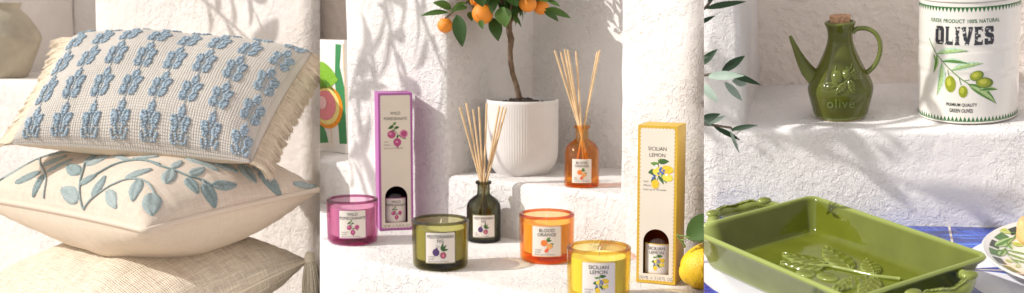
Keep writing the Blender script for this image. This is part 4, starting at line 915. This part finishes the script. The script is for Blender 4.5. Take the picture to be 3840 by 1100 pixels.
# ================================================================== LEFT BAY OBJECTS
def uvset(o, uvs):
    me = o.data; l = me.uv_layers.new(name='UVMap'); a = np.zeros(len(me.loops) * 2)
    vi = np.zeros(len(me.loops), dtype=int); me.loops.foreach_get('vertex_index', vi); U_ = np.array(uvs)[vi]; l.data.foreach_set('uv', U_.ravel())
def arc_table(P, ax_):
    pts = [P.at(*( (t / 80, .5) if ax_ == 0 else (.5, t / 80))) for t in range(81)]; L = [0]
    for a, b in zip(pts, pts[1:]): L.append(L[-1] + (b - a).length)
    return L
def arc_inv(L, f):
    f = f * L[-1]
    if f <= 0: return 0
    for i in range(80):
        if L[i + 1] >= f: return (i + (f - L[i]) / (L[i + 1] - L[i])) / 80
    return 1
class Pillow:
    def __init__(s, corners, T1, T2, pinch=.05, power=.45, seed=0, puck=.004, sag=None):
        s.c = [Vector(c) for c in corners]; s.T = (T1, T2); s.pinch = pinch; s.pw = power; s.seed = seed; s.puck = puck
        a, b, c_, d = s.c; s.n = ((b - a) + (c_ - d)).cross((d - a) + (c_ - b)).normalized()
        s.w = ((b - a).length + (c_ - d).length) / 2; s.h = ((d - a).length + (c_ - b).length) / 2; s.sag = sag
    def at(s, u, v, side=0, off=0):
        A, B = 2 * u - 1, 2 * v - 1; k = s.pinch
        uu = .5 + A / 2 * (1 - k * (1 - B * B)); vv = .5 + B / 2 * (1 - k * (1 - A * A))
        a, b, c_, d = s.c; p = a * (1 - uu) * (1 - vv) + b * uu * (1 - vv) + c_ * uu * vv + d * (1 - uu) * vv
        h = max(0, (1 - A * A) * (1 - B * B)) ** s.pw * s.T[side]; sg = 1 if side == 0 else -1
        e = 1 - max(abs(A), abs(B)); q_ = Vector((u * s.w * 9 + s.seed, v * s.h * 9, side * 5))
        h += noise.noise(q_) * .010 * min(1, e * 5)
        # gathers running in from the seams
        g = math.exp(-e * 7) * min(1, e * 14)
        ang = (u * s.w if abs(B) > abs(A) else v * s.h) * 95
        h += s.puck * g * noise.noise(Vector((ang, s.seed + side * 3, e * 2)))
        if s.sag: p = p + Vector((0, 0, -1)) * s.sag(u, v)
        return p + s.n * sg * (h + off)
    def mesh(s, side, n=70, m=70):
        f = lambda t: .5 - .5 * math.cos(math.pi * t); vs = []; uv = []
        g1 = [.6 * f(i / n) + .4 * i / n for i in range(n + 1)]; g2 = [.6 * f(i / m) + .4 * i / m for i in range(m + 1)]
        LU, LV_ = arc_table(s, 0), arc_table(s, 1)
        for v in g2:
            for u in g1: vs.append(s.at(u, v, side)); uv.append((float(np.interp(u * 80, range(81), LU)), float(np.interp(v * 80, range(81), LV_))))
        fs = [(j * (n + 1) + i, j * (n + 1) + i + 1, (j + 1) * (n + 1) + i + 1, (j + 1) * (n + 1) + i) for j in range(m) for i in range(n)]
        if side: fs = [tuple(reversed(f_)) for f_ in fs]
        return vs, fs, uv
    def cover(s, name, side, mat, root):
        vs, fs, uv = s.mesh(side); Ii = root.matrix_world.inverted() @ BM4['L']; mb = MB().add([Ii @ v for v in vs], fs); o = mb.build(name, mat, root, angle=180); uvset(o, uv); return o
def root_at(p, name, label, cat_): return thing(name, 'L', p, label, cat_)
pc = lambda a, b, y: at_y('L', a, b, y)
# top cushion
P1 = Pillow([pc(42, 540, 2.14), pc(945, 612, 2.08), pc(1172, 200, 2.42), pc(272, 140, 2.50)], .085, .055, .035, .42, 3, .003)
r1 = root_at(sum(P1.c, Vector()) / 4 - Vector((0, 0, .06)), 'fringed_cushion', 'rectangular woven cushion with raised blue leaf sprigs and fringed ends, top of the stack', 'cushion')
M_c1 = cloth('basket_weave', (.70, .64, .56), (.30, .31, .33), 200, 160, .42, 1.2, .06); M_c2 = cloth('plain_cotton', (.66, .55, .42), (.5, .4, .3), 700, 700, .12, .3, .06)
P1.cover('woven_cover', 0, M_c1, r1); P1.cover('back_cover', 1, M_c2, r1)
I1 = r1.matrix_world.inverted() @ BM4['L']
def basis(P, u, v, side=0):
    e = .004; p = P.at(u, v, side); a = (P.at(min(1, u + e), v, side) - P.at(max(0, u - e), v, side)).normalized(); b = (P.at(u, min(1, v + e), side) - P.at(u, max(0, v - e), side)).normalized(); return p, a, b, a.cross(b).normalized()
ico = bmesh.new(); bmesh.ops.create_icosphere(ico, subdivisions=1, radius=1); ico.verts.index_update(); ICV = [v.co.copy() for v in ico.verts]; ICF = [[v.index for v in f.verts] for f in ico.faces]; ico.free()
emb = MB(); rr = random.Random(5)
LOBES = [(0, .30, .0, .36, .17), (-.25, .08, .62, .37, .17), (.25, .08, -.62, .37, .17), (-.23, -.21, .50, .36, .18), (.23, -.21, -.50, .36, .18)]
def blob(p, a, b, n_, r1_, r2_, r3_):
    emb.add([p + a * (c.x * r1_) + b * (c.y * r2_) + n_ * (c.z * r3_) for c in ICV], ICF)
AT = arc_table(P1, 1); MH = AT[-1] * .20
for j in range(5):
    v0 = .125 + .20 * j
    for i in range(0, 8):
        u0 = .085 + .1235 * i
        for (lx, ly, ro, ln, wd) in LOBES:
            c, s_ = math.cos(ro), math.sin(ro)
            u, v = u0 + lx * .046 / P1.w, arc_inv(AT, v0 + ly * .21)
            if .01 < u < .99 and .03 < v < .985:
                p, a, b, n_ = basis(P1, u, v); blob(I1 @ p, a * c + b * s_, b * c - a * s_, n_, wd * MH * .40, ln * MH * .46, .0022)
            for q_ in range(6):
                t = (q_ + .5) / 6 * 2 - 1; ww = math.sqrt(max(0, 1 - t * t * .75))
                for k_ in (-.5, .5) if abs(t) < .7 else (0,):
                    X = k_ * wd * ww * 1.1 + rr.uniform(-.012, .012); Y = t * ln / 2 + rr.uniform(-.01, .01)
                    x = lx + X * c - Y * s_; y = ly + X * s_ + Y * c
                    u = u0 + x * .046 / P1.w; v = arc_inv(AT, v0 + y * .21)
                    if not (.006 < u < .994 and .012 < v < .992): continue
                    p, a, b, n_ = basis(P1, u, v); s1 = .0030 * rr.uniform(.85, 1.2)
                    blob(I1 @ (p + n_ * .0010), (a * c + b * s_), (b * c - a * s_), n_, s1 * 1.25, s1 * .95, .0026)
        for q_ in range(12):
            v = arc_inv(AT, v0 + (-.52 + q_ * .07) * .185); u = u0
            if .03 < u < .97 and .012 < v < .992: p, a, b, n_ = basis(P1, u, v); blob(I1 @ (p + n_ * .0006), a, b, n_, .0014, .0026, .0016)
emb.build('blue_embroidery', simple('blue_wool', (.34, .43, .50), .9, .28, 260, .6, 900), r1, angle=180)
def fringe(P, uedge, ln, nst, mat, root, drop, seed, sgn):
    mb = MB(); r_ = random.Random(seed)
    for i in range(nst):
        v = (i + r_.random()) / nst; p, a, b, n_ = basis(P, uedge, min(.998, max(.002, v)), 0); out_ = (P.at(uedge, v) - P.at(.5, v)).normalized()
        cl = noise.noise(Vector((v * 26, seed, 0))); cl2 = noise.noise(Vector((v * 26, seed, 7)))
        d = (out_ * 1.0 + Vector((0, 0, -drop)) + b * (.28 * cl + r_.uniform(-.10, .10)) + n_ * (.30 * cl2 + r_.uniform(-.15, .15))).normalized()
        l = ln * r_.uniform(.86, 1.06) * (1 + .12 * cl); q1 = p + d * l * .45 + out_ * .003; q2 = p + d * l + Vector((0, 0, -1)) * l * .16 + n_ * r_.uniform(-.002, .002)
        mb.tube([I1 @ (p - out_ * .002 + n_ * r_.uniform(-.004, .004)), I1 @ q1, I1 @ q2], [.0008, .0008, .0006], 3, cap=False)
    return mb.build('fringe', mat, root, angle=180)
M_fr = simple('cotton_fringe', (.76, .64, .49), .9, .14, 300)
fringe(P1, 0.0, .048, 1500, M_fr, r1, .12, 1, -1); fringe(P1, 1.0, .042, 1700, M_fr, r1, .55, 2, 1)
# middle cushion
P2 = Pillow([pc(548, 866, 1.93), pc(1200, 712, 2.20), pc(640, 640, 2.52), pc(-115, 735, 2.28)], .112, .118, .055, .48, 11, .006)
r2_ = root_at(sum(P2.c, Vector()) / 4 - Vector((0, 0, .12)), 'embroidered_cushion', 'square cream cushion with trailing green leaf embroidery and piped edge, middle of the stack', 'cushion')
M_c3 = cloth('slub_cotton', (.74, .635, .52), (.5, .38, .28), 420, 420, .25, .5, .10)
P2.cover('front_cover', 0, M_c3, r2_); P2.cover('back_cover', 1, cloth('smooth_cotton', (.74, .62, .49), (.6, .48, .36), 700, 700, .1, .25, .05), r2_)
I2 = r2_.matrix_world.inverted() @ BM4['L']
loop = [(t / 40, 0) for t in range(40)] + [(1, t / 40) for t in range(40)] + [(1 - t / 40, 1) for t in range(40)] + [(0, 1 - t / 40) for t in range(41)]; loop = loop[80:-1] + loop[:81]
def piping(P, I_, r_, mat, root): MB().tube([I_ @ P.at(u, v) for u, v in loop], r_, 10).build('piping', mat, root, angle=180)
piping(P2, I2, .0052, M_c3, r2_)
vs, fs, uv = P2.mesh(0, 50, 50); bb = BVHTree.FromPolygons([Vector(v) for v in vs], fs)
def hit2(px, py):
    d = ray('L', px, py).normalized(); h = bb.ray_cast(Vector((0, 0, 0)), d)
    if h[0]: return h[0]
    return bb.find_nearest(at_y('L', px, py, 2.25))[0]
K4 = lambda X, Y: hit2(X * .813, 500 + Y * .813); K5 = lambda X, Y: hit2(500 + X * .7587, 540 + Y * .7587)
LM1, LM2 = MB(), MB()
def thread_mat():
    m, t, p = nt('sage_thread'); p.inputs['Roughness'].default_value = .9; tc = N(t, 'ShaderNodeTexCoord'); n1 = N(t, 'ShaderNodeTexNoise', Scale=330.0, Detail=2.0); t.links.new(tc.outputs['Object'], n1.inputs['Vector'])
    gm = N(t, 'ShaderNodeNewGeometry'); f = math_(t, 'MULTIPLY_ADD', gm.outputs['Random Per Island'], .45, math_(t, 'MULTIPLY', n1.outputs[0], 1.0))
    t.links.new(ramp(t, f, [(.42, (.22, .30, .30)), (.95, (.42, .48, .465))]), p.inputs['Base Color'])
    n2 = N(t, 'ShaderNodeTexNoise', Scale=600.0, Detail=2.0); t.links.new(tc.outputs['Object'], n2.inputs['Vector']); b = N(t, 'ShaderNodeBump', Strength=.9, Distance=.002); t.links.new(n2.outputs[0], b.inputs['Height']); t.links.new(b.outputs[0], p.inputs['Normal'])
    return m
def eleaf(k, a, b, w, sc, dark=0):
    relief_leaf(LM1, bb, k(*a), k(*b), w * sc / F * 2.2 * 1.5, .0030, lift=.0006, nl=16, nw=8, vein=.85 if w > 36 else .3, nveins=9, wav=.05)
for a, b, w in (((390, 145), (465, 80), 30), ((395, 150), (505, 105), 34), ((372, 190), (308, 148), 44), ((370, 240), (450, 190), 34), ((365, 312), (280, 255), 58), ((430, 300), (490, 195), 42), ((495, 262), (540, 350), 42), ((575, 212), (708, 168), 38), ((640, 215), (615, 320), 46), ((700, 275), (702, 385), 60), ((190, 180), (68, 233), 38), ((210, 190), (155, 300), 40), ((195, 150), (312, 105), 32), ((215, 180), (340, 122), 26), ((0, 195), (130, 122), 26), ((230, 106), (310, 86), 12), ((510, 108), (600, 78), 14), ((600, 96), (738, 84), 16), ((610, 124), (738, 108), 18), ((520, 104), (610, 128), 16), ((360, 80), (440, 68), 10), ((-60, 215), (0, 200), 26)):
    eleaf(K4, a, b, w, .813, w > 55)
for a, b, w in (((188, 125), (160, 200), 50), ((190, 120), (243, 86), 34), ((275, 150), (357, 122), 40), ((262, 168), (322, 250), 42), ((385, 205), (516, 205), 42), ((345, 195), (402, 322), 52), ((240, 62), (430, 140), 32), ((380, 82), (520, 145), 38), ((520, 95), (608, 198), 46), ((615, 138), (732, 264), 46), ((785, 195), (897, 215), 30), ((897, 215), (917, 233), 14)):
    eleaf(K5, a, b, w, .7587, a[0] > 380)
for k, pts in ((K4, [(388, 352), (372, 300), (370, 240), (385, 165), (400, 125)]), (K4, [(388, 352), (440, 290), (500, 250), (560, 222), (620, 212), (680, 230), (712, 280)]), (K4, [(372, 245), (450, 188), (540, 142), (640, 125), (738, 145)]), (K4, [(-80, 235), (0, 203), (60, 165), (130, 125), (180, 115), (240, 100), (350, 84), (470, 74)]), (K4, [(205, 300), (215, 220), (205, 180), (188, 145), (185, 118)]), (K5, [(0, 75), (60, 82), (130, 110), (200, 130), (270, 160), (340, 180), (390, 206)]), (K5, [(340, 180), (358, 212)]), (K5, [(590, 118), (645, 155)])):
    P_ = cat([k(*p) for p in pts], 4); relief_tube(LM1, bb, P_, .0020)
for mb_, nm_, mt in ((LM1, 'leaf_embroidery', thread_mat()),):
    mb_.v = [tuple(I2 @ Vector(v)) for v in mb_.v]; mb_.build(nm_, mt, r2_, angle=180)
# bottom cushion
P3 = Pillow([pc(480, 1330, 1.86), pc(1152, 978, 2.22), pc(560, 905, 2.58), pc(-130, 1120, 2.30)], .105, .10, .05, .42, 23, .008)
r3 = root_at(sum(P3.c, Vector()) / 4 - Vector((0, 0, .10)), 'slub_cushion', 'plain beige coarse woven cushion with corner tassels, bottom of the stack', 'cushion')
M_c4 = cloth('coarse_slub', (.90, .73, .58), (.55, .40, .28), 230, 230, .24, 1.2, .26)
P3.cover('front_cover', 0, M_c4, r3); P3.cover('back_cover', 1, M_c4, r3); I3 = r3.matrix_world.inverted() @ BM4['L']
piping(P3, I3, .0028, M_c4, r3)
ts = MB(); r_ = random.Random(9); k0 = pc(1146, 968, 2.22)
for i in range(420):
    a = r_.uniform(0, 6.28); q_ = math.sqrt(r_.random()); o_ = Vector((math.cos(a), math.sin(a), 0)) * q_; l = r_.uniform(.12, .15)
    ts.tube([I3 @ (k0 + Vector((.006, 0, .004)) + o_ * .004), I3 @ (k0 + Vector((.010, 0, -.014)) + o_ * .013), I3 @ (k0 + Vector((.012, 0, -.05)) + o_ * .020), I3 @ (k0 + Vector((.014 + r_.uniform(-.004, .004), 0, -l)) + o_ * .026)], [.0009] * 4, 3, cap=False)
M_ts = simple('tassel_yarn', (.93, .83, .66), .9, .12, 200)
tas = ts.build('tassel', M_ts, r3, angle=180)
MB().tube([I3 @ (k0 + Vector((0, 0, .008))), I3 @ (k0 + Vector((.006, 0, .006))), I3 @ (k0 + Vector((.008, 0, -.004))), I3 @ (k0 + Vector((.009, 0, -.009)))], [.004, .010, .0115, .0085], 14).build('tassel_knot', M_ts, tas)
for r0 in (r1, r2_, r3): CLIP.append((r0, 'L'))
# clay jar on the shelf
jb = at_z('L', 20, 290, zLs)
jar = thing('clay_jar', 'L', jb, 'large weathered beige clay jar on the shelf, cropped at the left edge', 'jar')
Ji = (BM4['L'].inverted() @ jar.matrix_world).inverted(); jx = lambda a, b: Ji @ at_y('L', a, b, jb.y)
c0 = jx(20, 200).x
prof = [(.001, .0)] + [(jx(a, b).x - c0, max(0, jx(a, b).z)) for a, b in ((100, 292), (106, 284), (118, 255), (136, 200), (150, 158), (153, 146), (150, 132), (128, 95), (104, 62), (82, 42), (74, 32), (76, 22), (80, 15), (78, 11))]
prof += [(prof[-1][0] - .008, prof[-1][1] - .002), (prof[-1][0] - .012, prof[-1][1] - .03), (.001, prof[-1][1] - .04)]
MB().lathe(prof[:1] + smooth_prof(resamp(prof[1:-3], 3), 2) + prof[-3:], 64, caps=False, fn=lambda r, z, a: r * (1 + .012 * noise.noise(Vector((math.cos(a) * 1.5, math.sin(a) * 1.5, z * 12))))).build('jar_body', simple('weathered_clay', (.42, .37, .28), .8, .22, 12, .6, 120), jar)
# ================================================================== foliage out of frame, up towards the sun: it throws the leaf shadows
def overhang(bay, label, target, dist, spec, seed, up=0, ll=.10, lw=.02):
    o = target + (BAY[bay].inverted() @ sdir) * dist; t_ = thing('overhanging_branch', bay, o, label, 'branch', 'branches above the sets'); r_ = random.Random(seed); mb = MB(); st = MB()
    for (dx, dz, ln, ang, n_) in spec:
        a = R(ang); d = Vector((math.cos(a), .25 * math.sin(seed + dx * 9), math.sin(a))); s0 = Vector((dx, 0, dz)); pts = [s0 + d * ln * q_ / 5 + Vector((0, 0, -.02 * (q_ / 5) ** 2)) for q_ in range(6)]; st.tube(pts, [.005, .0045, .004, .003, .002, .0012], 7)
        for i in range(n_):
            t = (i + .7) / n_; b = pts[0].lerp(pts[5], t); s_ = 1 if i % 2 else -1; la = a + s_ * R(r_.uniform(22, 50)); l = ll * r_.uniform(.7, 1.15); e = b + Vector((math.cos(la), r_.uniform(-.4, .4), math.sin(la))) * l
            leaf_geo(mb, b, e, lw * r_.uniform(.8, 1.2), Vector((r_.uniform(-.5, .5), -1, .6)), nl=6)
    st.build('twig', M_tw, t_); mb.build('leaves', M_ol1, t_); return t_
overhang('M', 'leafy branch above the left side of the candle ledge', at_pl('M', 1470, 230, T, TW), .85, [(-.22, .16, .42, -48, 13), (-.10, .20, .40, -55, 12), (.05, .16, .34, -62, 10), (-.30, .02, .3, -40, 9)], 4, ll=.11, lw=.018)
overhang('R', 'olive branch above the green baking dish', at_y('R', 3060, 600, YW), .80, [(-.20, .16, .30, -20, 7), (-.24, .10, .34, -10, 7), (-.12, .22, .28, -26, 6)], 8, ll=.085, lw=.019)
overhang('L', 'leafy branch above the stacked cushions', at_pl('L', 820, 60, TLv, tWL), .95, [(-.2, .15, .5, -35, 9), (.05, .2, .45, -50, 9)], 12, ll=.13, lw=.03)
# ================================================================== each set ends where its neighbour begins
cu_ = RCAM @ Vector((0, 1, 0))
def cutplane(px): d = wdir(px, 550); n_ = d.cross(cu_).normalized(); return n_      # points to the right
PLN = {'L': [(cutplane(1200), 1)], 'M': [(cutplane(1200), -1), (cutplane(2640), 1)], 'R': [(cutplane(2640), -1)]}
bpy.context.view_layer.update()
for o, bay in CLIP:
    for m in [o] + list(o.children_recursive):
        if m.type != 'MESH': continue
        M = m.matrix_world; Mi = M.inverted(); N3 = M.to_3x3().transposed()
        for n_, s_ in PLN[bay]:
            pts = [(M @ Vector(c) - C).dot(n_) * s_ for c in m.bound_box]
            if max(pts) < 0: continue
            bm = bmesh.new(); bm.from_mesh(m.data)
            r = bmesh.ops.bisect_plane(bm, geom=bm.verts[:] + bm.edges[:] + bm.faces[:], dist=1e-6, plane_co=Mi @ C, plane_no=(N3 @ (n_ * s_)).normalized(), clear_outer=True)
            ed = [e for e in r['geom_cut'] if isinstance(e, bmesh.types.BMEdge) and e.is_boundary]
            if ed and len(ed) < 4000 and len(bm.faces) < 60000:
                try: bmesh.ops.holes_fill(bm, edges=ed, sides=0)
                except Exception: pass
            bm.to_mesh(m.data); bm.free()
